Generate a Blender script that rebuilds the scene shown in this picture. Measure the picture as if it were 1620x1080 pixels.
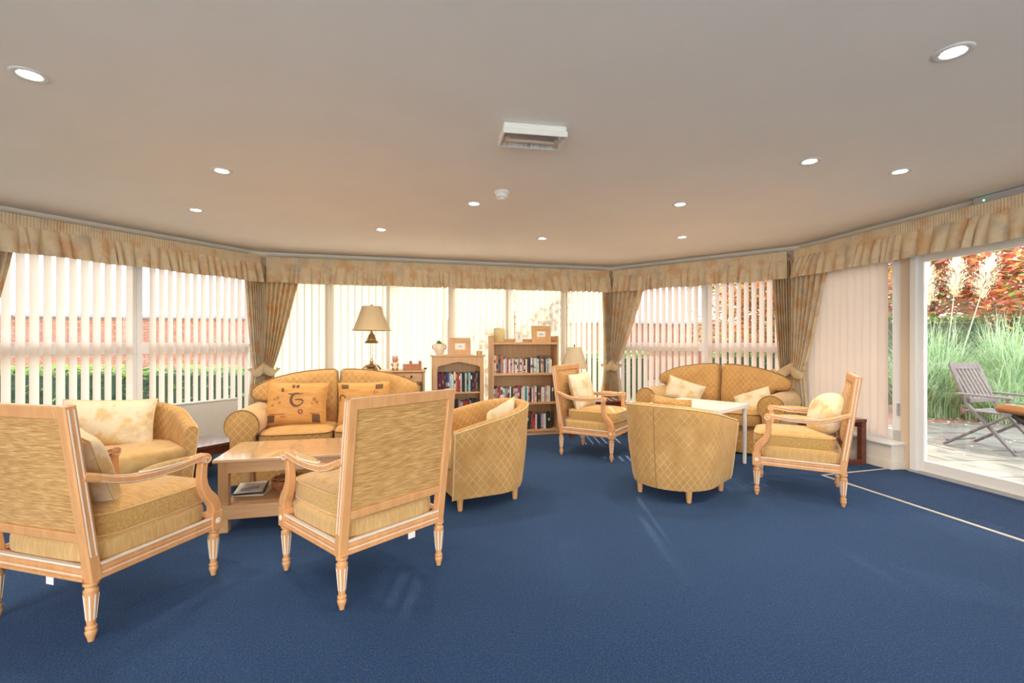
import bpy, math, random
from math import sin, cos, pi, atan2, sqrt, radians
from mathutils import Vector, Matrix

random.seed(7)
SC = bpy.context.scene
for o in list(bpy.data.objects):
    bpy.data.objects.remove(o)
COL = SC.collection

# ------------------------------------------------------------------ camera, sky, sun, exposure
EYE, FPX, HOR = 1.2, 750.0, 543.0
cam_d = bpy.data.cameras.new('camera')
cam_d.sensor_width = 36.0
cam_d.lens = FPX / 1620 * 36
cam_d.shift_y = (HOR - 540) / 1620
cam_d.clip_start = 0.02
cam = bpy.data.objects.new('camera', cam_d)
COL.objects.link(cam)
cam.location = (0, 0, EYE)
cam.rotation_euler = (radians(90), 0, 0)
SC.camera = cam

SC.view_settings.view_transform = 'Standard'
SC.view_settings.look = 'None'
SC.view_settings.gamma = 1
SC.view_settings.use_curve_mapping = False
SC.view_settings.exposure = 1.25

W = bpy.data.worlds.new('sky'); SC.world = W
W.use_nodes = True
nt = W.node_tree
for n in list(nt.nodes): nt.nodes.remove(n)
wo = nt.nodes.new('ShaderNodeOutputWorld'); bg = nt.nodes.new('ShaderNodeBackground')
tc = nt.nodes.new('ShaderNodeTexCoord'); sp = nt.nodes.new('ShaderNodeSeparateXYZ')
rp = nt.nodes.new('ShaderNodeValToRGB')
rp.color_ramp.elements[0].position = 0.0; rp.color_ramp.elements[0].color = (1.0, 0.97, 0.93, 1)
rp.color_ramp.elements[1].position = 0.8; rp.color_ramp.elements[1].color = (0.72, 0.84, 1.0, 1)
nt.links.new(tc.outputs['Generated'], sp.inputs[0]); nt.links.new(sp.outputs['Z'], rp.inputs[0])
nt.links.new(rp.outputs[0], bg.inputs[0]); nt.links.new(bg.outputs[0], wo.inputs[0])
bg.inputs[1].default_value = 2.4

sun_d = bpy.data.lights.new('sun', 'SUN'); sun_d.energy = 8.5; sun_d.angle = radians(0.7)
sun_d.color = (1.0, 0.90, 0.76)
sun = bpy.data.objects.new('sun', sun_d); COL.objects.link(sun)
SUN_EL, SUN_AZ = radians(22.5), radians(0.0)      # azimuth measured from straight ahead
sun.rotation_euler = Vector((sin(SUN_AZ) * cos(SUN_EL), cos(SUN_AZ) * cos(SUN_EL), sin(SUN_EL))).to_track_quat('Z', 'Y').to_euler()
DOWNLIGHT_W = 24.0
REAR_Y = -2.4                                    # unseen rear wall behind the camera; its glazing is added for front light
rear_fill_d = bpy.data.lights.new('rear_fill_light', 'AREA'); rear_fill_d.shape = 'RECTANGLE'; rear_fill_d.size = 7.2; rear_fill_d.size_y = 1.9  # large area fill added behind the camera to brighten the foreground
rear_fill_d.energy = 76; rear_fill_d.color = (0.98, 0.97, 0.97)
rear_fill = bpy.data.objects.new('rear_fill_light', rear_fill_d); COL.objects.link(rear_fill)
rear_fill.location = (-.4, REAR_Y + .03, 1.22); rear_fill.rotation_euler = (radians(90), 0, 0)

# ------------------------------------------------------------------ pixel helpers (design aid)
CEIL = 2.38
def onplane(px, py, z=0.0):
    Y = FPX * (EYE - z) / (py - HOR)
    return ((px - 810) / FPX * Y, Y)
def hit(px, P, Q):
    """distance along P->Q where the view ray of column px crosses"""
    a = (px - 810) / FPX
    dx, dy = Q[0] - P[0], Q[1] - P[1]
    t = (a * P[1] - P[0]) / (dx - a * dy)
    return t * sqrt(dx * dx + dy * dy)

# ------------------------------------------------------------------ mesh building
class MB:
    def __init__(s):
        s.v = []; s.f = []; s.uv = {}; s.mi = {}
    def add(s, vs, fs, uvs=None, mi=0, M=None):
        b = len(s.v)
        for p in vs:
            s.v.append(tuple(M @ Vector(p)) if M is not None else tuple(p))
        for k, f in enumerate(fs):
            if uvs is not None: s.uv[len(s.f)] = uvs[k]
            if mi: s.mi[len(s.f)] = mi
            s.f.append(tuple(i + b for i in f))
        return s
    def box(s, x0, x1, y0, y1, z0, z1, M=None, mi=0):
        vs = [(x, y, z) for z in (z0, z1) for y in (y0, y1) for x in (x0, x1)]
        fs = [(0, 2, 3, 1), (4, 5, 7, 6), (0, 1, 5, 4), (2, 6, 7, 3), (0, 4, 6, 2), (1, 3, 7, 5)]
        return s.add(vs, fs, None, mi, M)
    def bar(s, p, q, w, t, up=(0, 0, 1), mi=0, w2=None, t2=None):
        p, q = Vector(p), Vector(q); d = (q - p).normalized()
        a = d.cross(Vector(up))
        if a.length < 1e-4: a = d.cross(Vector((0, 1, 0)))
        a.normalize(); b = a.cross(d)
        w2 = w if w2 is None else w2; t2 = t if t2 is None else t2
        vs = []
        for c, ww, tt in ((p, w, t), (q, w2, t2)):
            for i, j in ((-1, -1), (1, -1), (1, 1), (-1, 1)):
                vs.append(c + a * (i * ww / 2) + b * (j * tt / 2))
        return s.add(vs, [(3, 2, 1, 0), (4, 5, 6, 7), (0, 1, 5, 4), (1, 2, 6, 5), (2, 3, 7, 6), (3, 0, 4, 7)], None, mi)
    def lathe(s, prof, seg=16, M=None, mi=0, sx=1, sy=1):
        vs, fs = [], []
        n = len(prof)
        for r, z in prof:
            for k in range(seg):
                a = 2 * pi * k / seg
                vs.append((r * cos(a) * sx, r * sin(a) * sy, z))
        for i in range(n - 1):
            for k in range(seg):
                k2 = (k + 1) % seg
                fs.append((i * seg + k, i * seg + k2, (i + 1) * seg + k2, (i + 1) * seg + k))
        if prof[0][0] > 1e-5: fs.append(tuple(reversed(range(seg))))
        if prof[-1][0] > 1e-5: fs.append(tuple((n - 1) * seg + k for k in range(seg)))
        return s.add(vs, fs, None, mi, M)
    def sweep(s, pts, sect, up=(0, 0, 1), scale=None, closed=False, mi=0, cap=True):
        """sect: list of (a,b): a sideways, b along 'up-ish'"""
        P = [Vector(p) for p in pts]; n = len(P); m = len(sect)
        vs, fs = [], []
        for i, p in enumerate(P):
            if closed: d = P[(i + 1) % n] - P[i - 1]
            else: d = P[min(i + 1, n - 1)] - P[max(i - 1, 0)]
            d.normalize()
            a = d.cross(Vector(up))
            if a.length < 1e-4: a = d.cross(Vector((0.3, 1, 0.1)))
            a.normalize(); b = a.cross(d)
            k = 1 if scale is None else scale[i]
            for (u, w) in sect: vs.append(p + a * u * k + b * w * k)
        for i in range(n if closed else n - 1):
            i2 = (i + 1) % n
            for j in range(m):
                j2 = (j + 1) % m
                fs.append((i * m + j, i * m + j2, i2 * m + j2, i2 * m + j))
        if cap and not closed:
            fs.append(tuple(reversed(range(m)))); fs.append(tuple((n - 1) * m + j for j in range(m)))
        return s.add(vs, fs, None, mi)
    def tube(s, pts, r, seg=8, scale=None, closed=False, mi=0, up=(0, 0, 1)):
        return s.sweep(pts, [(r * cos(2 * pi * k / seg), r * sin(2 * pi * k / seg)) for k in range(seg)], up, scale, closed, mi)
    def grid(s, fn, nu, nv, uvf=None, mi=0, M=None):
        vs = [fn(i / nu, j / nv) for i in range(nu + 1) for j in range(nv + 1)]
        fs, uvs = [], []
        for i in range(nu):
            for j in range(nv):
                a = i * (nv + 1) + j; b = (i + 1) * (nv + 1) + j
                fs.append((a, b, b + 1, a + 1))
                if uvf:
                    uvs.append([uvf(i / nu, j / nv), uvf((i + 1) / nu, j / nv), uvf((i + 1) / nu, (j + 1) / nv), uvf(i / nu, (j + 1) / nv)])
        return s.add(vs, fs, uvs if uvf else None, mi, M)
    def prism(s, out, h0, h1, plane='xy', M=None, mi=0):
        def pt(a, b, h):
            return (a, b, h) if plane == 'xy' else ((a, h, b) if plane == 'xz' else (h, a, b))
        n = len(out)
        vs = [pt(a, b, h0) for a, b in out] + [pt(a, b, h1) for a, b in out]
        flip = plane == 'xz'
        fs = [tuple(reversed(range(n))), tuple(range(n, 2 * n))] + [(i, (i + 1) % n, n + (i + 1) % n, n + i) for i in range(n)]
        if flip: fs = [tuple(reversed(f)) for f in fs]
        return s.add(vs, fs, None, mi, M)
    def puff(s, out, t, M=None, mi=0, rings=((1, 0), (0.985, .45), (0.94, .75), (0.85, .92), (0.6, 1.0), (0.3, 1.03)), plane='xz'):
        """pillow from an outline: both faces bulge; thickness 2*t along the third axis"""
        n = len(out)
        cx = sum(a for a, b in out) / n; cy = sum(b for a, b in out) / n
        vs, fs = [], []
        def pt(a, b, h): return (a, h, b) if plane == 'xz' else (a, b, h)
        layers = [(k, -h * t) for k, h in reversed(rings)] + [(k, h * t) for k, h in rings[1:]]
        for k, h in layers:
            for a, b in out: vs.append(pt(cx + (a - cx) * k, cy + (b - cy) * k, h))
        L = len(layers)
        for i in range(L - 1):
            for j in range(n):
                j2 = (j + 1) % n
                f = (i * n + j, i * n + j2, (i + 1) * n + j2, (i + 1) * n + j)
                fs.append(f if plane == 'xy' else tuple(reversed(f)))
        c0 = len(vs); vs.append(pt(cx, cy, layers[0][1])); vs.append(pt(cx, cy, layers[-1][1]))
        for j in range(n):
            j2 = (j + 1) % n
            f = (c0, j2, j); g = (c0 + 1, (L - 1) * n + j, (L - 1) * n + j2)
            fs.append(f if plane == 'xy' else tuple(reversed(f))); fs.append(g if plane == 'xy' else tuple(reversed(g)))
        return s.add(vs, fs, None, mi, M)
    def mesh(s, name):
        me = bpy.data.meshes.new(name)
        me.from_pydata(s.v, [], s.f)
        uvl = me.uv_layers.new(name='UVMap')
        me.update()
        data = [0.0] * (2 * len(me.loops)); vv = s.v
        for p in me.polygons:
            cu = s.uv.get(p.index)
            if cu is None:
                nx, ny, nz = (abs(c) for c in p.normal)
                for li in p.loop_indices:
                    x, y, z = vv[me.loops[li].vertex_index]
                    if nz >= nx and nz >= ny: u, w = x, y
                    elif ny >= nx: u, w = x, z
                    else: u, w = y, z
                    data[2 * li] = u; data[2 * li + 1] = w
            else:
                for q, li in enumerate(p.loop_indices):
                    data[2 * li], data[2 * li + 1] = cu[q]
        uvl.data.foreach_set('uv', data)
        if s.mi:
            for k, m in s.mi.items(): me.polygons[k].material_index = m
        return me
    def build(s, name, mats, parent=None, smooth=None, bevel=0, seg=2, sub=0, loc=None, rot=None):
        me = s.mesh(name)
        if not isinstance(mats, (list, tuple)): mats = [mats]
        for m in mats: me.materials.append(m)
        if smooth is not None:
            me.shade_smooth()
            if smooth < 170: me.set_sharp_from_angle(angle=radians(smooth))
        o = bpy.data.objects.new(name, me); COL.objects.link(o)
        if parent: o.parent = parent
        if loc: o.location = loc
        if rot: o.rotation_euler = rot
        if bevel:
            b = o.modifiers.new('bevel', 'BEVEL'); b.width = bevel; b.segments = seg; b.limit_method = 'ANGLE'
            b.angle_limit = radians(40); b.harden_normals = True
            if smooth is None: me.shade_smooth()
        if sub:
            m = o.modifiers.new('sub', 'SUBSURF'); m.levels = sub; m.render_levels = sub
        return o

def tag(o, label, cat, group=None, kind=None):
    o['label'] = label; o['category'] = cat
    if group: o['group'] = group
    if kind: o['kind'] = kind
    return o
def thing(name, label, cat, loc=(0, 0, 0), rz=0, group=None, rot=None):
    o = bpy.data.objects.new(name, None); COL.objects.link(o)
    o.empty_display_size = 0.1
    o.location = loc; o.rotation_euler = rot if rot else (0, 0, rz)
    return tag(o, label, cat, group)
def struct(o):
    o['kind'] = 'structure'; return o
def sempty(name, loc, rz):
    o = bpy.data.objects.new(name, None); COL.objects.link(o)
    o.empty_display_size = 0.1; o.location = loc; o.rotation_euler = (0, 0, rz); o['kind'] = 'structure'
    return o
def kids(o): return [c for c in bpy.data.objects if c.parent == o]
def copy_tree(o, loc=None, rz=None, label=None, parent=None):
    c = o.copy(); COL.objects.link(c)
    if parent: c.parent = parent
    if loc: c.location = loc
    if rz is not None: c.rotation_euler = (0, 0, rz)
    if label: c['label'] = label
    for ch in kids(o): copy_tree(ch, parent=c)
    return c
def yaw(f): return atan2(-f[0], f[1])      # local +y -> f
def T(x, y, z): return Matrix.Translation((x, y, z))
def R(a, ax): return Matrix.Rotation(a, 4, ax)

# ------------------------------------------------------------------ materials
def newmat(name):
    m = bpy.data.materials.new(name); m.use_nodes = True
    return m, m.node_tree, m.node_tree.nodes['Principled BSDF']
def mat(name, col, rough=0.6, metal=0, spec=0.5, coat=0, emit=None, es=0):
    m, t, b = newmat(name)
    b.inputs['Base Color'].default_value = (*col, 1); b.inputs['Roughness'].default_value = rough
    b.inputs['Metallic'].default_value = metal; b.inputs['Specular IOR Level'].default_value = spec
    b.inputs['Coat Weight'].default_value = coat
    if emit: b.inputs['Emission Color'].default_value = (*emit, 1); b.inputs['Emission Strength'].default_value = es
    return m
def N(t, typ, **kw):
    n = t.nodes.new(typ)
    for k, v in kw.items(): setattr(n, k, v)
    return n
def mixc(t, fac, a, b):
    n = N(t, 'ShaderNodeMix', data_type='RGBA')
    for sock, val in ((n.inputs[0], fac), (n.inputs[6], a), (n.inputs[7], b)):
        if isinstance(val, bpy.types.NodeSocket): t.links.new(val, sock)
        elif isinstance(val, (tuple, list)): sock.default_value = (*val, 1)
        else: sock.default_value = val
    return n.outputs[2]
def math_(t, op, a, b=None):
    n = N(t, 'ShaderNodeMath', operation=op)
    for i, v in enumerate((a, b)):
        if v is None: continue
        if isinstance(v, bpy.types.NodeSocket): t.links.new(v, n.inputs[i])
        else: n.inputs[i].default_value = v
    return n.outputs[0]
def coords(t, kind='Object', scale=(1, 1, 1)):
    c = N(t, 'ShaderNodeTexCoord'); mp = N(t, 'ShaderNodeMapping'); mp.inputs['Scale'].default_value = scale
    t.links.new(c.outputs[kind], mp.inputs[0]); return mp.outputs[0]
def noise(t, vec, scale, detail=3, rough=.5):
    n = N(t, 'ShaderNodeTexNoise'); n.inputs['Scale'].default_value = scale; n.inputs['Detail'].default_value = detail
    n.inputs['Roughness'].default_value = rough; t.links.new(vec, n.inputs['Vector']); return n.outputs['Fac']
def ramp(t, fac, stops):
    r = N(t, 'ShaderNodeValToRGB'); e = r.color_ramp.elements
    while len(e) < len(stops): e.new(0.5)
    for el, (p, c) in zip(e, stops): el.position = p; el.color = (*c, 1)
    t.links.new(fac, r.inputs[0]); return r.outputs[0]
def bump(t, b, h, strength=.3, dist=.01):
    n = N(t, 'ShaderNodeBump'); n.inputs['Strength'].default_value = strength; n.inputs['Distance'].default_value = dist
    t.links.new(h, n.inputs['Height']); t.links.new(n.outputs[0], b.inputs['Normal'])
def noisy(name, stops, scale, sc=(1, 1, 1), rough=.7, detail=3, kind='Object', bs=0, bd=.005, spec=.5, sheen=0, coat=0):
    m, t, b = newmat(name); v = coords(t, kind, sc); n = noise(t, v, scale, detail)
    t.links.new(ramp(t, n, stops), b.inputs['Base Color']); b.inputs['Roughness'].default_value = rough
    b.inputs['Specular IOR Level'].default_value = spec; b.inputs['Sheen Weight'].default_value = sheen; b.inputs['Coat Weight'].default_value = coat
    if bs: bump(t, b, n, bs, bd)
    return m

def lattice_mat():
    m, t, b = newmat('lattice fabric')
    c = N(t, 'ShaderNodeTexCoord'); s = N(t, 'ShaderNodeSeparateXYZ'); t.links.new(c.outputs['UV'], s.inputs[0])
    u = math_(t, 'MULTIPLY', s.outputs[0], 1 / .062); v = math_(t, 'MULTIPLY', s.outputs[1], 1 / .072)
    la = math_(t, 'PINGPONG', math_(t, 'ADD', u, v), .5); lb = math_(t, 'PINGPONG', math_(t, 'SUBTRACT', u, v), .5)
    lo = math_(t, 'MINIMUM', la, lb)
    line = math_(t, 'LESS_THAN', lo, .06)
    ob = coords(t, 'Object'); n1 = noise(t, ob, 9, 4); n2 = noise(t, ob, 220, 2)
    base = ramp(t, n1, [(.3, (.44, .22, .062)), (.7, (.57, .315, .108))])
    base = mixc(t, math_(t, 'MULTIPLY', n2, .25), base, (.66, .45, .20))
    wear = ramp(t, noise(t, ob, 5, 4), [(.38, (.08, .08, .08)), (.58, (.55, .55, .55))])
    col = mixc(t, math_(t, 'MULTIPLY', line, wear), base, (.74, .53, .27))
    t.links.new(col, b.inputs['Base Color']); b.inputs['Roughness'].default_value = .85; b.inputs['Sheen Weight'].default_value = .25
    b.inputs['Sheen Tint'].default_value = (1, .8, .5, 1); b.inputs['Specular IOR Level'].default_value = .2
    bump(t, b, math_(t, 'ADD', n2, line), .25, .003)
    return m
def floral_mat(name, base, b1, b2, scale, transl=0):
    m, t, b = newmat(name)
    ob = coords(t, 'Object'); n1 = noise(t, ob, scale, 3, .6); n2 = noise(t, ob, scale * 1.7, 2, .5); n3 = noise(t, ob, 160, 2)
    col = mixc(t, ramp(t, n1, [(.50, (0, 0, 0)), (.62, (.9, .9, .9))]), base, b1)
    mp = N(t, 'ShaderNodeMapping'); mp.inputs['Location'].default_value = (7, 3, 5); t.links.new(ob, mp.inputs[0])
    n4 = noise(t, mp.outputs[0], scale * .9, 3, .6)
    col = mixc(t, ramp(t, n4, [(.54, (0, 0, 0)), (.66, (.8, .8, .8))]), col, b2)
    col = mixc(t, math_(t, 'MULTIPLY', n3, .15), col, (.9, .82, .66))
    t.links.new(col, b.inputs['Base Color']); b.inputs['Roughness'].default_value = .9; b.inputs['Specular IOR Level'].default_value = .1
    bump(t, b, n3, .15, .002)
    if transl:
        tr = N(t, 'ShaderNodeBsdfTranslucent'); mx = N(t, 'ShaderNodeMixShader'); mx.inputs[0].default_value = transl
        t.links.new(col, tr.inputs[0]); out = t.nodes['Material Output']
        t.links.new(b.outputs[0], mx.inputs[1]); t.links.new(tr.outputs[0], mx.inputs[2]); t.links.new(mx.outputs[0], out.inputs[0])
    return m
def translucent(name, col, fac, tcol=None, rough=.8):
    m, t, b = newmat(name)
    b.inputs['Base Color'].default_value = (*col, 1); b.inputs['Roughness'].default_value = rough; b.inputs['Specular IOR Level'].default_value = .15
    tr = N(t, 'ShaderNodeBsdfTranslucent'); tr.inputs[0].default_value = (*(tcol or col), 1)
    mx = N(t, 'ShaderNodeMixShader'); mx.inputs[0].default_value = fac; out = t.nodes['Material Output']
    t.links.new(b.outputs[0], mx.inputs[1]); t.links.new(tr.outputs[0], mx.inputs[2]); t.links.new(mx.outputs[0], out.inputs[0])
    return m
def glass_mat(name, tint=(.97, .985, .98), refl=.9):
    m, t, b = newmat(name); t.nodes.remove(b)
    tp = N(t, 'ShaderNodeBsdfTransparent'); tp.inputs[0].default_value = (*tint, 1)
    gl = N(t, 'ShaderNodeBsdfGlossy'); gl.inputs['Roughness'].default_value = .02; gl.inputs[0].default_value = (1, 1, 1, 1)
    fr = N(t, 'ShaderNodeFresnel'); fr.inputs[0].default_value = 1.45
    mx = N(t, 'ShaderNodeMixShader'); out = t.nodes['Material Output']
    t.links.new(math_(t, 'MULTIPLY', fr.outputs[0], refl), mx.inputs[0]); t.links.new(tp.outputs[0], mx.inputs[1]); t.links.new(gl.outputs[0], mx.inputs[2])
    t.links.new(mx.outputs[0], out.inputs[0]); return m

def carpet_mat(name, a, b_, c_):
    m, t, b = newmat(name); v = coords(t, 'Object')
    n1 = noise(t, v, 105, 3, .75); n2 = noise(t, v, 190, 1); n3 = noise(t, v, 1.1, 4)
    col = ramp(t, n1, [(.30, a), (.55, b_), (.8, c_)])
    col = mixc(t, ramp(t, n2, [(.64, (0, 0, 0)), (.70, (.45, .45, .45))]), col, (.28, .28, .27))
    col = mixc(t, math_(t, 'MULTIPLY', n3, .30), col, c_)
    t.links.new(col, b.inputs['Base Color']); b.inputs['Roughness'].default_value = .95; b.inputs['Specular IOR Level'].default_value = .1
    b.inputs['Sheen Weight'].default_value = .12; b.inputs['Sheen Tint'].default_value = (.5, .65, 1, 1)
    bump(t, b, n1, .6, .01); return m
def wood_mat(name, a, b_, rough=.45, axis='z', coat=0):
    sc = {'x': (1, 14, 14), 'y': (14, 1, 14), 'z': (14, 14, 1)}[axis]
    m, t, b = newmat(name); v = coords(t, 'Object', sc); n = noise(t, v, 3.2, 6, .62)
    t.links.new(ramp(t, n, [(.3, a), (.7, b_)]), b.inputs['Base Color'])
    b.inputs['Roughness'].default_value = rough; b.inputs['Coat Weight'].default_value = coat; b.inputs['Coat Roughness'].default_value = .12
    if not coat: bump(t, b, n, .05, .003)
    return m

M_ = {}
M_['carpet'] = carpet_mat('navy carpet', (.006, .021, .062), (.014, .046, .122), (.038, .098, .215))
M_['mat'] = carpet_mat('dark blue mat', (.005, .016, .05), (.010, .034, .095), (.027, .070, .16))
M_['strip'] = mat('pale edging', (.62, .58, .50), .5)
M_['ceiling'] = noisy('ceiling paint', [(.4, (.90, .845, .765)), (.6, (.92, .86, .78))], 2, rough=.9, spec=.1)
M_['wall'] = noisy('wall paint', [(.4, (.66, .52, .38)), (.6, (.68, .54, .40))], 3, rough=.85, spec=.1)
M_['walldado'] = noisy('magnolia paint', [(.4, (.74, .68, .60)), (.6, (.76, .70, .62))], 3, rough=.7, spec=.2)
M_['upvc'] = mat('white window plastic', (.80, .79, .77), .35)
M_['trim'] = mat('cream gloss trim', (.78, .70, .60), .45)
M_['glass'] = glass_mat('window glass')
M_['crystal'] = glass_mat('clear glass', (.93, .95, .94), 1.0)
M_['slat'] = translucent('blind fabric', (.82, .71, .65), .55, (.88, .75, .66))
M_['slatwarm'] = translucent('blind fabric cream', (.80, .69, .56), .42, (.40, .365, .31))
M_['slatshade'] = translucent('blind fabric shaded', (.80, .67, .58), .24, (.84, .69, .58))  # same blind cloth; lower transmission paints in its shade
M_['curtain'] = floral_mat('floral curtain cloth', (.70, .57, .38), (.66, .37, .16), (.50, .43, .31), 7, .22)
M_['valance'] = floral_mat('floral valance cloth', (.70, .56, .37), (.64, .39, .20), (.52, .43, .33), 6, .08)
M_['tie'] = floral_mat('tieback cloth', (.60, .46, .26), (.56, .34, .15), (.46, .37, .24), 12, .1)
M_['cushion'] = floral_mat('floral cushion cloth', (.76, .66, .47), (.66, .44, .17), (.56, .47, .31), 8)
M_['lattice'] = lattice_mat()
M_['chenille'] = noisy('gold chenille', [(.3, (.46, .26, .07)), (.7, (.62, .39, .14))], 10, (1.2, 9, 9), .85, 5, 'Object', .12, .003, .2, .3)
M_['deck'] = noisy('olive chenille', [(.3, (.50, .30, .11)), (.7, (.62, .405, .17))], 9, (9, 9, 1.2), .88, 5, 'Object', .12, .003, .2, .2)
M_['panel'] = noisy('olive streaked chenille', [(.34, (.36, .18, .05)), (.5, (.52, .285, .095)), (.66, (.66, .41, .165))], 10, (1.5, 12, 26), .9, 6, 'Object', .2, .004, .2, .2)
M_['plaingold'] = noisy('plain gold cloth', [(.3, (.57, .35, .125)), (.7, (.67, .45, .19))], 20, rough=.88, spec=.2, sheen=.3)
M_['piping'] = mat('pale gold piping', (.68, .52, .27), .8)
M_['darkpiping'] = mat('brown piping', (.30, .17, .06), .8)
M_['beech'] = wood_mat('limed beech', (.60, .285, .108), (.71, .37, .155), .45, 'z')
M_['inlay'] = mat('white lime wash', (.80, .72, .62), .6)
M_['ash'] = wood_mat('pale oak', (.53, .29, .13), (.63, .38, .185), .4, 'x')
M_['ashz'] = wood_mat('pale oak upright', (.50, .27, .118), (.60, .355, .17), .45, 'z')
M_['tabletop'] = wood_mat('polished oak top', (.60, .38, .21), (.68, .46, .28), .10, 'x', 1.0)
M_['mahogany'] = wood_mat('mahogany', (.10, .025, .014), (.17, .05, .028), .25, 'x', .4)
M_['whitetop'] = mat('white laminate', (.82, .78, .74), .3)
M_['white'] = mat('white enamel', (.80, .78, .74), .4)
M_['radiator'] = mat('cream radiator enamel', (.74, .70, .64), .4)
M_['brass'] = mat('aged brass', (.42, .30, .15), .35, .85)
M_['bronze'] = mat('dark bronze', (.12, .085, .055), .4, .7)
M_['shade'] = translucent('gold silk shade', (.60, .48, .31), .25, (.7, .52, .3))
M_['shade2'] = translucent('ivory pleated shade', (.76, .66, .47), .35, (.85, .7, .45))
M_['bulb'] = mat('lit bulb', (1, 1, 1), .5, emit=(1, .93, .82), es=9)
M_['ring'] = mat('white trim ring', (.74, .70, .66), .35)
M_['diffuser'] = glass_mat('clear diffuser', (.95, .96, .96), .35)
M_['tubewhite'] = mat('fluorescent tube', (.82, .82, .80), .4)
M_['reflector'] = mat('grey reflector', (.60, .60, .58), .6, 0, .2)
M_['greenled'] = mat('green indicator', (.1, .9, .3), .4, emit=(.15, 1, .4), es=4)
M_['grey'] = mat('grey plastic', (.42, .42, .44), .5)
M_['black'] = mat('black plastic', (.02, .02, .022), .4)
M_['darkglass'] = mat('dark smoked interior', (.035, .02, .015), .3)
M_['terracotta'] = noisy('terracotta', [(.3, (.40, .16, .09)), (.7, (.50, .22, .13))], 30, rough=.7)
M_['pinkclay'] = noisy('pink clay', [(.3, (.52, .25, .16)), (.7, (.60, .32, .22))], 30, rough=.6)
M_['cream'] = noisy('cream ceramic', [(.3, (.72, .62, .46)), (.7, (.78, .70, .56))], 8, rough=.4)
M_['alabaster'] = translucent('alabaster', (.80, .70, .42), .5, (.95, .85, .55), .4)
M_['orange'] = noisy('amber silk', [(.3, (.54, .25, .055)), (.7, (.66, .34, .09))], 6, (1, 9, 9), .6, 4, sheen=.2)
M_['print'] = mat('brown print', (.14, .07, .03), .8)
M_['printred'] = mat('red print', (.30, .06, .04), .8)
M_['printfade'] = mat('faded rust print', (.42, .16, .045), .8)
M_['wicker'] = noisy('wicker', [(.3, (.30, .10, .03)), (.7, (.46, .19, .07))], 40, rough=.55, bs=.3)
M_['leafgreen'] = translucent('green leaf', (.16, .34, .06), .3)
M_['teak'] = wood_mat('weathered teak', (.10, .075, .070), (.20, .155, .145), .7, 'z')
M_['varnish'] = wood_mat('varnished wood', (.42, .19, .06), (.55, .28, .11), .2, 'y', .6)

# ------------------------------------------------------------------ room layout
A0 = (-5.03, 2.99); AB = (-3.28, 6.17); BC = (1.55, 7.41); CD = (3.51, 5.76); D1 = (4.18, 2.2)
LB = (-5.03, REAR_Y); RB = (4.18, REAR_Y)
class WallF:
    def __init__(s, P, Q):
        s.P, s.Q = P, Q; s.L = sqrt((Q[0] - P[0]) ** 2 + (Q[1] - P[1]) ** 2)
        s.u = ((Q[0] - P[0]) / s.L, (Q[1] - P[1]) / s.L); s.a = atan2(s.u[1], s.u[0])
    def px(s, px, off=0.0):
        nx, ny = s.u[1], -s.u[0]                 # inward
        P = (s.P[0] + nx * off, s.P[1] + ny * off); Q = (s.Q[0] + nx * off, s.Q[1] + ny * off)
        return hit(px, P, Q)
    def world(s, d, off=0.0, z=0.0):
        return (s.P[0] + s.u[0] * d + s.u[1] * off, s.P[1] + s.u[1] * d - s.u[0] * off, z)
WA, WB, WC, WD = WallF(A0, AB), WallF(AB, BC), WallF(BC, CD), WallF(CD, D1)
poly = [LB, RB, D1, CD, BC, AB, A0]
b = MB(); b.prism(poly, -.12, 0.0); struct(b.build('floor', M_['carpet']))
b = MB(); b.prism(poly, CEIL, CEIL + .15); struct(b.build('ceiling', M_['ceiling']))

WZ0, WZ1 = .255, 2.10
def wall(name, F, dado=None, posts=(), head=(0, None)):
    b = MB()
    if dado: b.box(dado[0], dado[1], -.14, .12, 0, .23)
    b.box(head[0], F.L if head[1] is None else head[1], 0, .12, WZ1, CEIL)
    for p0, p1 in posts: b.box(p0, p1, 0, .12, 0 if not dado or p0 >= dado[1] - .05 else .23, WZ1)
    return struct(b.build(name, M_['walldado'] if False else M_['wall'], loc=(*F.P, 0), rot=(0, 0, F.a)))
sD_end, sD_p0, sD_p1 = WD.L * (5.76 - 4.527) / 3.56, WD.L * (5.76 - 4.555) / 3.56, WD.L * (5.76 - 4.46) / 3.56
DOOR_END = sD_p1 + 1.86
wall('wall_left', WA, (0, WA.L), [(0, .12), (WA.L - .07, WA.L)])
wall('wall_back', WB, (0, WB.L), [(0, .07), (WB.L - .07, WB.L)])
wall('wall_back_right', WC, (0, WC.L), [(0, .07), (WC.L - .07, WC.L)])
wall('wall_right', WD, None, [(0, .07), (sD_p0, sD_p1), (DOOR_END, WD.L)])
b = MB(); b.box(0, sD_end, -.14, .12, 0, .23); o = b.build('trim_5', M_['walldado'], loc=(*CD, 0), rot=(0, 0, WD.a)); struct(o)
for nm, F, s0, s1 in (('left', WA, 0, WA.L), ('back', WB, 0, WB.L), ('back_right', WC, 0, WC.L), ('right', WD, 0, sD_end)):
    b = MB(); b.box(s0, s1, -.152, -.14, 0, .075); b.box(s0, s1, -.147, -.14, .075, .088)
    if nm == 'right': b.box(s1 - .001, s1 + .012, -.152, 0, 0, .075)
    struct(b.build('baseboard_' + nm, M_['trim'], loc=(*F.P, 0), rot=(0, 0, F.a), bevel=.003))
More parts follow.
